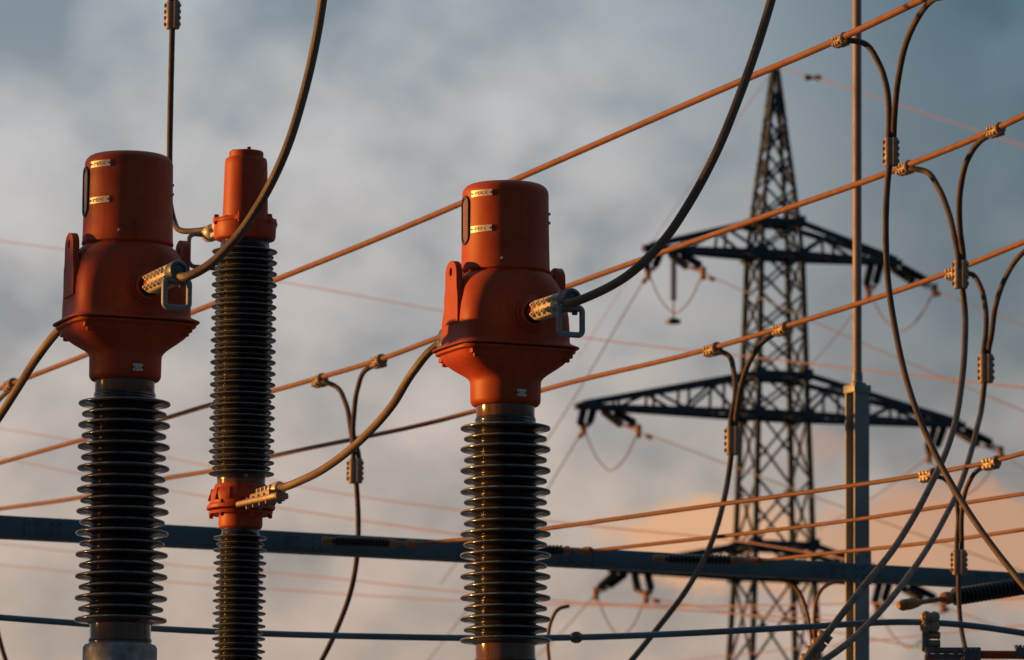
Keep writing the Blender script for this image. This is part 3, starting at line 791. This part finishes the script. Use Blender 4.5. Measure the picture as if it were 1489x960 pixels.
# ------------------------------------------------------------------ low blue bus pipe with its connector at the right
DB = 27.5
KB = KP(DB)
pipe = [(-60, 893), (0, 898), (120, 907), (240, 915), (400, 922), (560, 926), (700, 928), (838, 927), (1000, 921), (1150, 913), (1340, 905), (1380, 907), (1489, 921), (1600, 942)]
polywire('bus_pipe', [P(a, b, DB) for a, b in pipe], 4.7 * KB, 'bluecable', 'dark blue bus cable sagging along the bottom behind both transformers', None, 'bus cable')
bm = bmesh.new(); c = P(838, 927, DB); x, y, z = frame_of(Vector((1, 0, 0)))
lathe(bm, [(5 * KB, -8 * KB), (7 * KB, -7 * KB), (7 * KB, 6 * KB), (5 * KB, 8 * KB)], 20, basis(c, x, y, z))
box(bm, Matrix.Translation(c), 9 * KB, 9 * KB, 16 * KB, 1 * KB)
tag(finish('pipe_clamp', bm, 'darksteel', None, c), 'small clamp on the blue bus cable right of the sunlit transformer', 'clamp')
# bolted connector standing on the switch arm
c0 = P(1350, 905, DB)
con = empty('bus_connector', c0); tag(con, 'bolted connector with round bolt heads holding the blue bus cable', 'connector')
def loc(px, py, dy=0): return P(px, py, DB + dy)
bm = bmesh.new()
x, y, z = Vector((1, 0, 0)), Vector((0, 1, 0)), Vector((0, 0, 1))
for dx, dz, rr in ((-4, 7, 8.5), (-4, -7, 8.5), (8, 7, 8), (8, -7, 8)):
    lathe(bm, [(rr * .7 * KB, -13 * KB), (rr * KB, -10 * KB), (rr * KB, 10 * KB), (rr * .8 * KB, 12 * KB)], 20, basis(c0 + Vector((dx * KB, 0, dz * KB)), x, z, y))
    hexbolt(bm, c0 + Vector((dx * KB, -11.5 * KB, dz * KB)), Vector((0, -1, 0)), 3.5 * KB, 4 * KB)
box(bm, Matrix.Translation(c0 + Vector((2 * KB, 0, 0))), 20 * KB, 18 * KB, 26 * KB, 2 * KB)
finish('cable_saddle', bm, 'clampmetal', con, c0)
bm = bmesh.new(); box(bm, Matrix.Translation(loc(1345, 931)), 9 * KB, 16 * KB, 32 * KB, 1.5 * KB); finish('upright', bm, 'darksteel', con, c0)
for py in (924, 936):
    bm = bmesh.new(); q = loc(1354, py)
    lathe(bm, [(3 * KB, -12 * KB), (5.3 * KB, -9 * KB), (6 * KB, -4 * KB), (5.2 * KB, 1 * KB), (5.2 * KB, 9 * KB), (6 * KB, 10 * KB), (5 * KB, 13 * KB)], 20, basis(q, z, y, x))
    finish('round_bolt', bm, 'clampmetal', con, c0)
a0 = loc(1345, 949); arm = empty('switch_arm', a0); tag(arm, 'dark flat switch arm with bolted jaws and a red brown tube, bottom right', 'switch')
bm = bmesh.new()
box(bm, Matrix.Translation(loc(1385, 946)), 80 * KB, 24 * KB, 7 * KB, 1 * KB)
box(bm, Matrix.Translation(loc(1385, 956, .02)), 80 * KB, 24 * KB, 8 * KB, 1 * KB)
box(bm, Matrix.Translation(loc(1412, 951, -.045)), 28 * KB, 6 * KB, 19 * KB, 1 * KB)
for px in (1404, 1412, 1420):
    for py in (946, 956): hexbolt(bm, loc(px, py, -.055), Vector((0, -1, 0)), 3 * KB, 3 * KB)
for px in (1350, 1362, 1376, 1390): hexbolt(bm, loc(px, 951, -.03), Vector((0, -1, 0)), 3.4 * KB, 3 * KB)
finish('contact_jaw', bm, 'darksteel', arm, a0)
bm = bmesh.new(); lathe(bm, [(6 * KB, 0), (6 * KB, 64 * KB), (9 * KB, 66 * KB), (9 * KB, 130 * KB)], 20, basis(loc(1424, 952), z, y, x)); finish('arm_tube', bm, 'paint', arm, a0)
bm = bmesh.new(); lathe(bm, [(16 * KB, 0), (17 * KB, -3 * KB), (17 * KB, -260 * KB)], 24, Matrix.Translation(loc(1350, 962))); finish('support_column', bm, 'paint', arm, a0)
bm = bmesh.new()
box(bm, Matrix.Translation(loc(1490, 949)), 26 * KB, 22 * KB, 14 * KB, 1 * KB)
for px in (1478, 1484, 1491): hexbolt(bm, loc(px, 943), Vector((-.2, 0, 1)), 3 * KB, 5 * KB)
finish('hinge_block', bm, 'darksteel', arm, a0)
# clamp with ball bolts at the foot of the left sweeping tail
c0 = P(1186, 941, D2 - 3.45); Kc = KP(c0.y)
bm = bmesh.new()
ax = (P(1205, 917, c0.y) - P(1180, 950, c0.y)).normalized(); n = ax.cross(Vector((0, 1, 0))).normalized()
if n.x > 0: n = -n
box(bm, basis(c0, n, ax.cross(n), ax), 12 * Kc, 16 * Kc, 50 * Kc, 3 * Kc)
for i in range(4):
    o = c0 + ax * ((20 - i * 14) * Kc)
    x, y, z = frame_of(n)
    lathe(bm, [(6 * Kc, -12 * Kc), (6.2 * Kc, 2 * Kc), (5.6 * Kc, 7 * Kc), (3 * Kc, 10 * Kc), (.3 * Kc, 10.8 * Kc)], 18, basis(o, x, y, z))
tag(finish('ball_clamp', bm, 'clampmetal', None, c0), 'clamp with a row of round bolt heads at the bottom edge left of the post', 'clamp')

# ------------------------------------------------------------------ lattice tower
DT = 210.0
KT = KP(DT)
tb = P(1126, 600, DT)
PHI = R(17)
tower = empty('lattice_tower', (tb.x, tb.y, 0), PHI)
tag(tower, 'tall dark lattice pylon with three crossarms standing far behind the gantry', 'pylon')
def tz(py): return P(1126, py, DT).z
cs = math.cos(PHI) + math.sin(PHI)
lev = [(97, 3.5), (130, 8), (200, 17), (260, 25.5), (325, 34), (372, 39), (460, 42), (548, 45), (605, 47), (700, 51), (795, 54.5), (838, 56), (950, 63), (1200, 84), (1480, 108), (1750, 132)]
levels = [(tz(py), hw * KT / cs) for py, hw in lev]
levels[-1] = (-.3, levels[-1][1])
def half_at(z):
    for (z1, h1), (z2, h2) in zip(levels, levels[1:]):
        if z2 <= z <= z1: return h2 + (h1 - h2) * (z - z2) / (z1 - z2)
    return levels[0][1] if z > levels[0][0] else levels[-1][1]
def corner(i, z):
    h = half_at(z); sx, sy = ((1, 1), (-1, 1), (-1, -1), (1, -1))[i % 4]
    return Vector((sx * h, sy * h, z))
bm = bmesh.new()
for i in range(4):
    for (z1, _), (z2, _) in zip(levels, levels[1:]):
        bar(bm, corner(i, z1), corner(i, z2), .18 if z1 < tz(330) else .13)
panels = [levels[0][0], tz(130)]
fixed = [tz(y_) for y_ in (325, 372, 548, 605, 795, 838)]
z = tz(130)
allz = [z]
stops = fixed + [0.0]
for st in stops:
    span = z - st; wdt = 2 * half_at((z + st) / 2)
    n = max(1, round(span / (wdt * (1.35 if st > tz(330) else .95))))
    for k in range(1, n + 1): allz.append(z - span * k / n)
    z = st
for za, zb_ in zip(allz, allz[1:]):
    for i in range(4):
        a, b, c_, d_ = corner(i, za), corner(i + 1, za), corner(i, zb_), corner(i + 1, zb_)
        bar(bm, a, d_, .08); bar(bm, b, c_, .08)
        mid = (a + b + c_ + d_) / 4
        box(bm, Matrix.Translation(mid), .13, .13, .16)
for zf in fixed:
    for i in range(4):
        bar(bm, corner(i, zf), corner(i + 1, zf), .2)
        g = corner(i, zf); box(bm, Matrix.Translation(g), .42, .42, .4)
    bar(bm, corner(0, zf), corner(2, zf), .09); bar(bm, corner(1, zf), corner(3, zf), .09)
for i in range(4):      # step bolts make the legs look rough
    zz = 2.0
    while zz < levels[0][0] - 1:
        p = corner(i, zz); box(bm, Matrix.Translation(p), .22, .05, .05); zz += .55
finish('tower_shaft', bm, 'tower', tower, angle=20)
def arm_tip(sgn, half, zl): return Vector((sgn * half, 0, zl))
arms = [(372, 325, 183, 178), (605, 548, 279, 272), (838, 795, 230, 190)]
tips = {}
for yl, yt, hl, hr in arms:
    zl, zt = tz(yl), tz(yt)
    for sgn, hp in ((-1, hl), (1, hr)):
        half = hp * KT / math.cos(PHI)
        bm = bmesh.new(); tip = arm_tip(sgn, half, zl)
        lo = [corner(0 if sgn > 0 else 1, zl), corner(3 if sgn > 0 else 2, zl)]
        hi = [corner(0 if sgn > 0 else 1, zt), corner(3 if sgn > 0 else 2, zt)]
        n = max(3, round((half - half_at(zl)) / 1.25))
        ends = [tip + Vector((0, .14, 0)), tip + Vector((0, -.14, 0))]
        for q in (0, 1):
            bar(bm, lo[q], ends[q], .19); bar(bm, hi[q], ends[q] + Vector((0, 0, .1)), .19)
        pl = [[lo[q].lerp(ends[q], k / n) for k in range(n + 1)] for q in (0, 1)]
        ph = [[hi[q].lerp(ends[q] + Vector((0, 0, .1)), k / n) for k in range(n + 1)] for q in (0, 1)]
        for k in range(n):
            for q in (0, 1):
                if k: bar(bm, pl[q][k], ph[q][k], .09)
                bar(bm, *((ph[q][k], pl[q][k + 1]) if k % 2 else (pl[q][k], ph[q][k + 1])), .1)
            bar(bm, pl[0][k], pl[1][k + 1], .07); bar(bm, pl[1][k], pl[0][k + 1], .07)
            if k:
                bar(bm, pl[0][k], pl[1][k], .08); bar(bm, ph[0][k], ph[1][k], .07)
                for q in (0, 1): box(bm, Matrix.Translation(pl[q][k]), .22, .08, .2)
        box(bm, Matrix.Translation(tip), .5, .34, .22)
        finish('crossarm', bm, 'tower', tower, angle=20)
        tips[(yl, sgn)] = tip
bpy.context.view_layer.update()
Minv = (Matrix.Translation(tower.location) @ Matrix.Rotation(PHI, 4, 'Z')).inverted()
def pix(p):      # world point -> photograph pixel
    v = p - CAM; f = v.dot(_fw)
    return 744.5 + v.dot(_rt) / f * FPX, 480 - v.dot(_up) / f * FPX
G_P = 'overhead power lines of the lattice tower'
def string(a, b, nd=13):
    d = b - a; x, y, z = frame_of(d); L = d.length
    pr = [(.03, 0), (.03, L * .1)]
    for i in range(nd):
        t = L * (.1 + .78 * (i + .5) / nd); h = L * .78 / nd
        pr += [(.06, t - h * .4), (.15, t - h * .05), (.15, t + h * .1), (.06, t + h * .3)]
    pr += [(.03, L * .9), (.03, L)]
    bm = bmesh.new(); lathe(bm, pr, 12, basis(a, x, y, z)); finish('insulator_string', bm, 'towerinsul', tower, angle=40)
names = {372: 'upper', 605: 'middle', 838: 'lower'}
spec = {(372, -1): ((-2, 36), (78, 36)), (605, -1): ((2, 33), (82, 36)), (838, -1): ((-28, 35), (45, 40)),
        (372, 1): ((-38, 44), (58, 40)), (605, 1): ((-42, 46), (62, 40)), (838, 1): ((-38, 40), (58, 36))}
endsA = {(372, -1): (640, 850), (605, -1): (600, 990), (838, -1): (740, 990), (372, 1): (1150, 560), (605, 1): (1190, 770), (838, 1): (1190, 960)}
endsB = {(372, -1): (1489, 598), (605, -1): (1489, 832), (838, -1): (1489, 968), (372, 1): (1560, 500), (605, 1): (1560, 730), (838, 1): (1560, 950)}
for key, (oa, ob) in spec.items():
    yl, sgn = key; tipw = Minv.inverted() @ tips[key]
    tx, ty = pix(tipw)
    A_ = P(tx + oa[0], ty + oa[1], tipw.y + 2.2); B_ = P(tx + ob[0], ty + ob[1], tipw.y - 1.8)
    inn = -sgn
    for (E, base_off, spread) in ((A_, .35, .38), (B_, 1.0, .5)):
        e_l = Minv @ E
        root0 = tips[key] + Vector((inn * base_off * (1 if sgn > 0 or E is A_ else 1), 0, -.1))
        if sgn < 0: root0 = tips[key] + Vector((.25 if E is A_ else 1.0, 0, -.1))
        else: root0 = tips[key] + Vector((-.75 if E is A_ else -.05, 0, -.1))
        for q in (-1, 1):
            dd = Vector((q * spread * .5, 0, 0))
            string(root0 + dd, root0 + dd + (e_l - root0) * .72 + Vector((0, 0, q * .05)))
        bm = bmesh.new(); jn = root0 + (e_l - root0) * .76
        bar(bm, jn + Vector((-spread * .6, 0, 0)), jn + Vector((spread * .6, 0, 0)), .09)
        bar(bm, jn + Vector((-spread * .6, 0, 0)), e_l, .06); bar(bm, jn + Vector((spread * .6, 0, 0)), e_l, .06)
        lathe(bm, [(.07, -.25), (.12, -.2), (.12, .2), (.07, .25)], 10, Matrix.Translation(e_l))
        finish('string_yoke', bm, 'towerclamp' if 'towerclamp' in M else 'linewarm', tower, angle=30)
    a_l, b_l = Minv @ A_, Minv @ B_
    mid = (a_l + b_l) / 2 + Vector((0, 0, -1.5))
    bm = bmesh.new()
    tube(bm, smooth_path([a_l, a_l.lerp(mid, .55) + Vector((0, 0, -.3)), mid, b_l.lerp(mid, .55) + Vector((0, 0, -.3)), b_l], 6), .028, 8)
    finish('jumper_loop', bm, 'line', tower, angle=60)
    side = 'left' if sgn < 0 else 'right'
    ax_, ay_ = pix(A_); bx_, by_ = pix(B_)
    ea = P(*endsA[key], 320); eb = P(*endsB[key], 150)
    mA = P(ax_ + (endsA[key][0] - ax_) * .45, ay_ + (endsA[key][1] - ay_) * .5, A_.y + 45)
    mB = P(bx_ + (endsB[key][0] - bx_) * .5, by_ + (endsB[key][1] - by_) * .51, B_.y - 24)
    polywire('power_line', [A_, mA, ea], .026, 'line', f'thin grey line running down away from the {side} end of the {names[yl]} crossarm', G_P, 'power line')
    polywire('power_line', [B_, mB, eb], .022, 'line', f'thin grey line running to the right edge from the {side} end of the {names[yl]} crossarm', G_P, 'power line')
    # vibration damper on each line
    for (S_, E_, mt_) in ((A_, mA, 'linewarm'), (B_, mB, 'linewarm')):
        c = S_.lerp(E_, 1.5 / (E_ - S_).length) + Vector((0, 0, -.06)); bm = bmesh.new()
        x, y, z = frame_of(E_ - S_); lathe(bm, [(.03, -.28), (.09, -.26), (.09, -.12), (.025, -.1), (.025, .1), (.09, .12), (.09, .26), (.03, .28)], 10, basis(c, x, y, z))
        bmesh.ops.transform(bm, matrix=Minv, verts=bm.verts)
        finish('line_damper', bm, mt_, tower, angle=30)
# hanging string with jumper weight under the upper left arm
tip = tips[(372, -1)] + Vector((.95, 0, -.1)); string(tip, tip + Vector((0, 0, -2.05)), 16)
bm = bmesh.new(); lathe(bm, [(.03, 0), (.03, -.45), (.2, -.5), (.28, -.56), (.28, -.66), (.1, -.7)], 16, Matrix.Translation(tip + Vector((0, 0, -2.0)))); finish('jumper_weight', bm, 'towerinsul', tower)
# earth wire from the peak
pk = P(1127, 99, DT)
polywire('earth_wire', [pk, P(1185, 113, 196), P(1330, 160, 178), P(1520, 222, 150)], .016, 'linewarm', 'pale orange earth wire from the tower peak to the right', 'earth wires', 'earth wire')
polywire('earth_wire', [pk, P(1060, 190, 235), P(990, 290, 265), P(840, 520, 330)], .016, 'linewarm', 'faint earth wire running down left behind the tower peak', 'earth wires', 'earth wire')
bm = bmesh.new(); c = P(1182, 113, 196.5); lathe(bm, [(.03, -.3), (.1, -.28), (.1, -.1), (.03, 0), (.1, .1), (.1, .28), (.03, .3)], 10, basis(c, Vector((0, 0, 1)), Vector((0, 1, 0)), Vector((1, 0, 0))))
tag(finish('line_damper', bm, 'linewarm', None, c), 'small orange lit damper on the earth wire beside the tower peak', 'damper')

# blurred wires beyond the gantry
G_F = 'faint far wires behind the gantry'
def far(pts, D, r, label, mat='linewarm', D2=None):
    D, D2 = 165, 78
    D2 = D2 or D
    x0, x1 = pts[0][0], pts[-1][0]
    polywire('far_wire', [P(a, b, D + (D2 - D) * (a - x0) / (x1 - x0)) for a, b in pts], r, mat, label, G_F, 'wire', 4, 8)
far([(-40, 345), (300, 392), (640, 452), (830, 488), (1100, 520), (1540, 570)], 120, .012, 'pale orange blurred wire crossing the whole sky behind the transformer heads', D2=120)
far([(-40, 617), (122, 643), (305, 678), (440, 708), (670, 742), (860, 765), (1060, 785), (1240, 815)], 80, .012, 'pinkish wire from the left edge passing the casting of the slim post', 'farwire' if 'farwire' in M else 'linewarm')
far([(-40, 657), (114, 689), (245, 713), (415, 740), (670, 778), (860, 802)], 80, .012, 'pinkish wire ending just above the beam behind the sunlit porcelain')
far([(-40, 786), (115, 804), (245, 821), (400, 833), (670, 861), (1240, 905)], 85, .012, 'upper of two pinkish wires below the beam')
far([(-40, 818), (110, 832), (245, 846), (400, 857), (670, 874), (840, 880), (1240, 878), (1540, 868)], 85, .012, 'lower of two pinkish wires below the beam')
far([(980, 962), (1240, 935), (1400, 918), (1540, 905)], 85, .012, 'brownish wire low at the right crossing the gantry post foot')
far([(820, 876), (1000, 880), (1230, 897), (1540, 925)], 90, .011, 'brownish wire crossing the tower foot, falling to the right')

# ------------------------------------------------------------------ ground, and an unseen slim tree added beyond the left edge to shade the first transformer
bm = bmesh.new()
N = 60
for i in range(N + 1):
    for k in range(N + 1):
        bm.verts.new(((i / N - .5) * 3000, (k / N - .5) * 3000 + 900, 0))
bm.verts.ensure_lookup_table()
for i in range(N):
    for k in range(N):
        a = i * (N + 1) + k; bm.faces.new((bm.verts[a], bm.verts[a + N + 1], bm.verts[a + N + 2], bm.verts[a + 1]))
g = finish('ground', bm, 'gravel'); g['kind'] = 'structure'

SUN_EL, SUN_BACK = R(3.5), R(6)
to_sun = Vector((-math.cos(SUN_EL) * math.cos(SUN_BACK), math.cos(SUN_EL) * math.sin(SUN_BACK), math.sin(SUN_EL)))
hub = ct_point(rot_l, REF_L, 0, 0, 0)
tc = hub + to_sun * 13.0
added_tree = empty('added_tree', (tc.x, tc.y - .035, 0)); tag(added_tree, 'slim columnar tree added out of view at the left, shaped to shade the first transformer', 'added_tree')
rng = random.Random(3)
bm = bmesh.new()
trunk = [Vector((0, 0, -.1)), Vector((.05, 0, 1.2)), Vector((-.03, .05, 2.6)), Vector((.04, -.02, 4.2)), Vector((0, 0, 6.2))]
sp_ = smooth_path(trunk, 5); tube(bm, sp_, [.17 - .13 * i / (len(sp_) - 1) for i in range(len(sp_))], 10)
for k in range(12):
    z_ = 2.4 + k * .4; a = k * 2.4; L_ = .15
    p0 = Vector((0, 0, z_)); p1 = p0 + Vector((math.cos(a) * L_, math.sin(a) * L_, .5)); pp = smooth_path([p0, p0.lerp(p1, .5) + Vector((0, 0, -.08)), p1], 4)
    tube(bm, pp, [.05 - .035 * i / (len(pp) - 1) for i in range(len(pp))], 6)
finish('added_tree_trunk', bm, 'bark', added_tree, angle=60)
bm = bmesh.new()
for k in range(1150):
    while True:
        q = Vector((rng.uniform(-1, 1), rng.uniform(-1, 1), rng.uniform(-1, 1)))
        if q.length < 1: break
    p = Vector((q.x * .55, q.y * .215 + .02 * math.sin(q.z * 9), 5.6 + q.z * 3.0))
    d = Vector((rng.gauss(0, 1), rng.gauss(0, 1), rng.gauss(0, .8))).normalized(); x, y, z = frame_of(d, Vector((rng.gauss(0, 1), rng.gauss(0, 1), rng.gauss(0, 1))).normalized())
    s_ = rng.uniform(.035, .07)
    bm.faces.new([bm.verts.new(p + x * a * s_ + y * b * s_) for a, b in ((-1, 0), (0, -.55), (1, 0), (0, .55))])
finish('added_tree_crown', bm, 'leaf', added_tree)

# ------------------------------------------------------------------ sun and sky
sl = bpy.data.lights.new('sun', 'SUN'); so = bpy.data.objects.new('sun', sl); C.objects.link(so)
sl.energy = 5.0; sl.angle = R(.55); sl.color = (1.0, .43, .085)
so.rotation_euler = to_sun.to_track_quat('Z', 'Y').to_euler(); so.location = (-20, 10, 30)

w = bpy.data.worlds.new('World'); scene.world = w; w.use_nodes = True
nt = w.node_tree
for n in list(nt.nodes): nt.nodes.remove(n)
out = nt.nodes.new('ShaderNodeOutputWorld')
sky = nt.nodes.new('ShaderNodeTexSky'); sky.sky_type = 'NISHITA'; sky.sun_disc = False
sky.sun_elevation = SUN_EL; sky.sun_rotation = math.atan2(to_sun.x, to_sun.y)
bg1 = nt.nodes.new('ShaderNodeBackground'); bg1.inputs[1].default_value = .08; nt.links.new(sky.outputs[0], bg1.inputs[0])
tcn = nt.nodes.new('ShaderNodeTexCoord'); sep = nt.nodes.new('ShaderNodeSeparateXYZ'); nt.links.new(tcn.outputs['Generated'], sep.inputs[0])
def mth(op, a, b=None, c=None, clamp=False):
    n = nt.nodes.new('ShaderNodeMath'); n.operation = op; n.use_clamp = clamp
    for i, x in enumerate((a, b, c)):
        if x is None: continue
        if isinstance(x, (int, float)): n.inputs[i].default_value = x
        else: nt.links.new(x, n.inputs[i])
    return n.outputs[0]
def sst(v, a, b):
    n = nt.nodes.new('ShaderNodeMapRange'); n.interpolation_type = 'SMOOTHSTEP'
    nt.links.new(v, n.inputs[0]); n.inputs[1].default_value = a; n.inputs[2].default_value = b
    n.inputs[3].default_value = 0; n.inputs[4].default_value = 1; return n.outputs[0]
def mixc(f, a, b, mode='MIX'):
    n = nt.nodes.new('ShaderNodeMix'); n.data_type = 'RGBA'; n.blend_type = mode
    for i, x in ((0, f), (6, a), (7, b)):
        if isinstance(x, tuple): n.inputs[i].default_value = (*x, 1)
        elif isinstance(x, (int, float)): n.inputs[i].default_value = x
        else: nt.links.new(x, n.inputs[i])
    return n.outputs[2]
X, Y, Z = sep.outputs
PX = lambda px: (px - 744.5) / FPX
PZ = lambda py: .1478 + (480 - py) / FPX * .989
zr = nt.nodes.new('ShaderNodeMapRange'); nt.links.new(Z, zr.inputs[0]); zr.inputs[1].default_value = PZ(960); zr.inputs[2].default_value = PZ(0)
base = ramp(nt, zr.outputs[0], [(0, (.52, .405, .335)), (.22, (.515, .43, .375)), (.5, (.51, .475, .455)), (.75, (.48, .48, .485)), (1, (.385, .425, .455))])
def vmap(rot, sc):
    mp = nt.nodes.new('ShaderNodeMapping'); mp.inputs['Rotation'].default_value = (0, R(rot), 0); mp.inputs['Scale'].default_value = sc
    nt.links.new(tcn.outputs['Generated'], mp.inputs[0]); return mp.outputs[0]
nA = noise(nt, 1, 2.5, vmap(38, (44, 3, 52)), .4)
nB = noise(nt, 1, 4, vmap(-35, (80, 5, 95)), .5)
nC = noise(nt, 1, 2, vmap(20, (11, 2, 15)), .5)
n_all = mth('ADD', mth('ADD', mth('MULTIPLY', nA.outputs[0], .5), mth('MULTIPLY', nB.outputs[0], .22)), mth('MULTIPLY', nC.outputs[0], .28))
shade = ramp(nt, n_all, [(.39, (.60, .67, .73)), (.46, (.80, .845, .88)), (.53, (1.0, 1.0, 1.0)), (.62, (1.18, 1.16, 1.15))])
fb = mth('MULTIPLY', sst(mth('ADD', X, mth('MULTIPLY', mth('SUBTRACT', n_all, .5), .12)), .012, .085), sst(Z, PZ(830), PZ(430)))
blue = ramp(nt, zr.outputs[0], [(0, (.25, .20, .18)), (.5, (.20, .235, .255)), (1, (.105, .175, .225))])
col = mixc(fb, base.outputs[0], blue.outputs[0])
col = mixc(1.0, col, shade.outputs[0], 'MULTIPLY')
# glowing sunset cloud low on the right
wob = mth('MULTIPLY', mth('SUBTRACT', noise(nt, 1, 5, vmap(0, (70, 5, 95)), .6).outputs[0], .5), 1.7)
def blob(px, py, rx, ry, soft=.55):
    dx = mth('DIVIDE', mth('SUBTRACT', X, PX(px)), rx / FPX); dz = mth('DIVIDE', mth('SUBTRACT', Z, PZ(py)), ry / FPX)
    d = mth('SQRT', mth('ADD', mth('MULTIPLY', dx, dx), mth('MULTIPLY', dz, dz)))
    return sst(mth('ADD', d, wob), 1 + soft * .5, 1 - soft * .6)
def blob_up(px, py, rx, ry_up, ry_dn, soft=.5):
    """crisp billowing top, slowly fading underside"""
    dx = mth('DIVIDE', mth('SUBTRACT', X, PX(px)), rx / FPX); dzr = mth('SUBTRACT', Z, PZ(py))
    up_ = mth('GREATER_THAN', dzr, 0.0)
    ry = mth('ADD', mth('MULTIPLY', up_, ry_up / FPX), mth('MULTIPLY', mth('SUBTRACT', 1.0, up_), ry_dn / FPX))
    dz = mth('DIVIDE', dzr, ry)
    d = mth('SQRT', mth('ADD', mth('MULTIPLY', dx, dx), mth('MULTIPLY', dz, dz)))
    n = nt.nodes.new('ShaderNodeMapRange'); n.interpolation_type = 'SMOOTHSTEP'
    nt.links.new(mth('ADD', d, wob), n.inputs[0]); n.inputs[1].default_value = .55; n.inputs[2].default_value = 1.1; n.inputs[3].default_value = 1; n.inputs[4].default_value = 0
    return n.outputs[0]
c1 = blob_up(1015, 778, 165, 58, 95)
c2 = blob_up(1410, 772, 230, 95, 110)
c3 = blob_up(1195, 645, 50, 24, 30)
c4 = blob_up(1210, 800, 170, 65, 80)
col = mixc(mth('MULTIPLY', c2, .85), col, (.61, .325, .195))
col = mixc(mth('MULTIPLY', c4, .6), col, (.64, .36, .21))
col = mixc(mth('MULTIPLY', c1, .9), col, (.78, .43, .235))
col = mixc(mth('MULTIPLY', c3, .4), col, (.52, .30, .22))
# behind the camera and overhead the cloud deck is dark and blue
sidef = sst(mth('ABSOLUTE', X), .22, .75)
col = mixc(mth('MULTIPLY', sidef, .9), col, (.06, .10, .135))
col = mixc(sst(Z, .27, .6), col, (.24, .31, .36))
backf = sst(Y, .35, -.4)
col = mixc(backf, col, (.028, .066, .10))
bg2 = nt.nodes.new('ShaderNodeBackground'); nt.links.new(col, bg2.inputs[0]); bg2.inputs[1].default_value = 1.0
mixs = nt.nodes.new('ShaderNodeMixShader'); mixs.inputs[0].default_value = .95
nt.links.new(bg1.outputs[0], mixs.inputs[1]); nt.links.new(bg2.outputs[0], mixs.inputs[2]); nt.links.new(mixs.outputs[0], out.inputs[0])

scene.view_settings.view_transform = 'Standard'; scene.view_settings.look = 'None'
scene.view_settings.exposure = 0; scene.view_settings.gamma = 1; scene.view_settings.use_curve_mapping = False
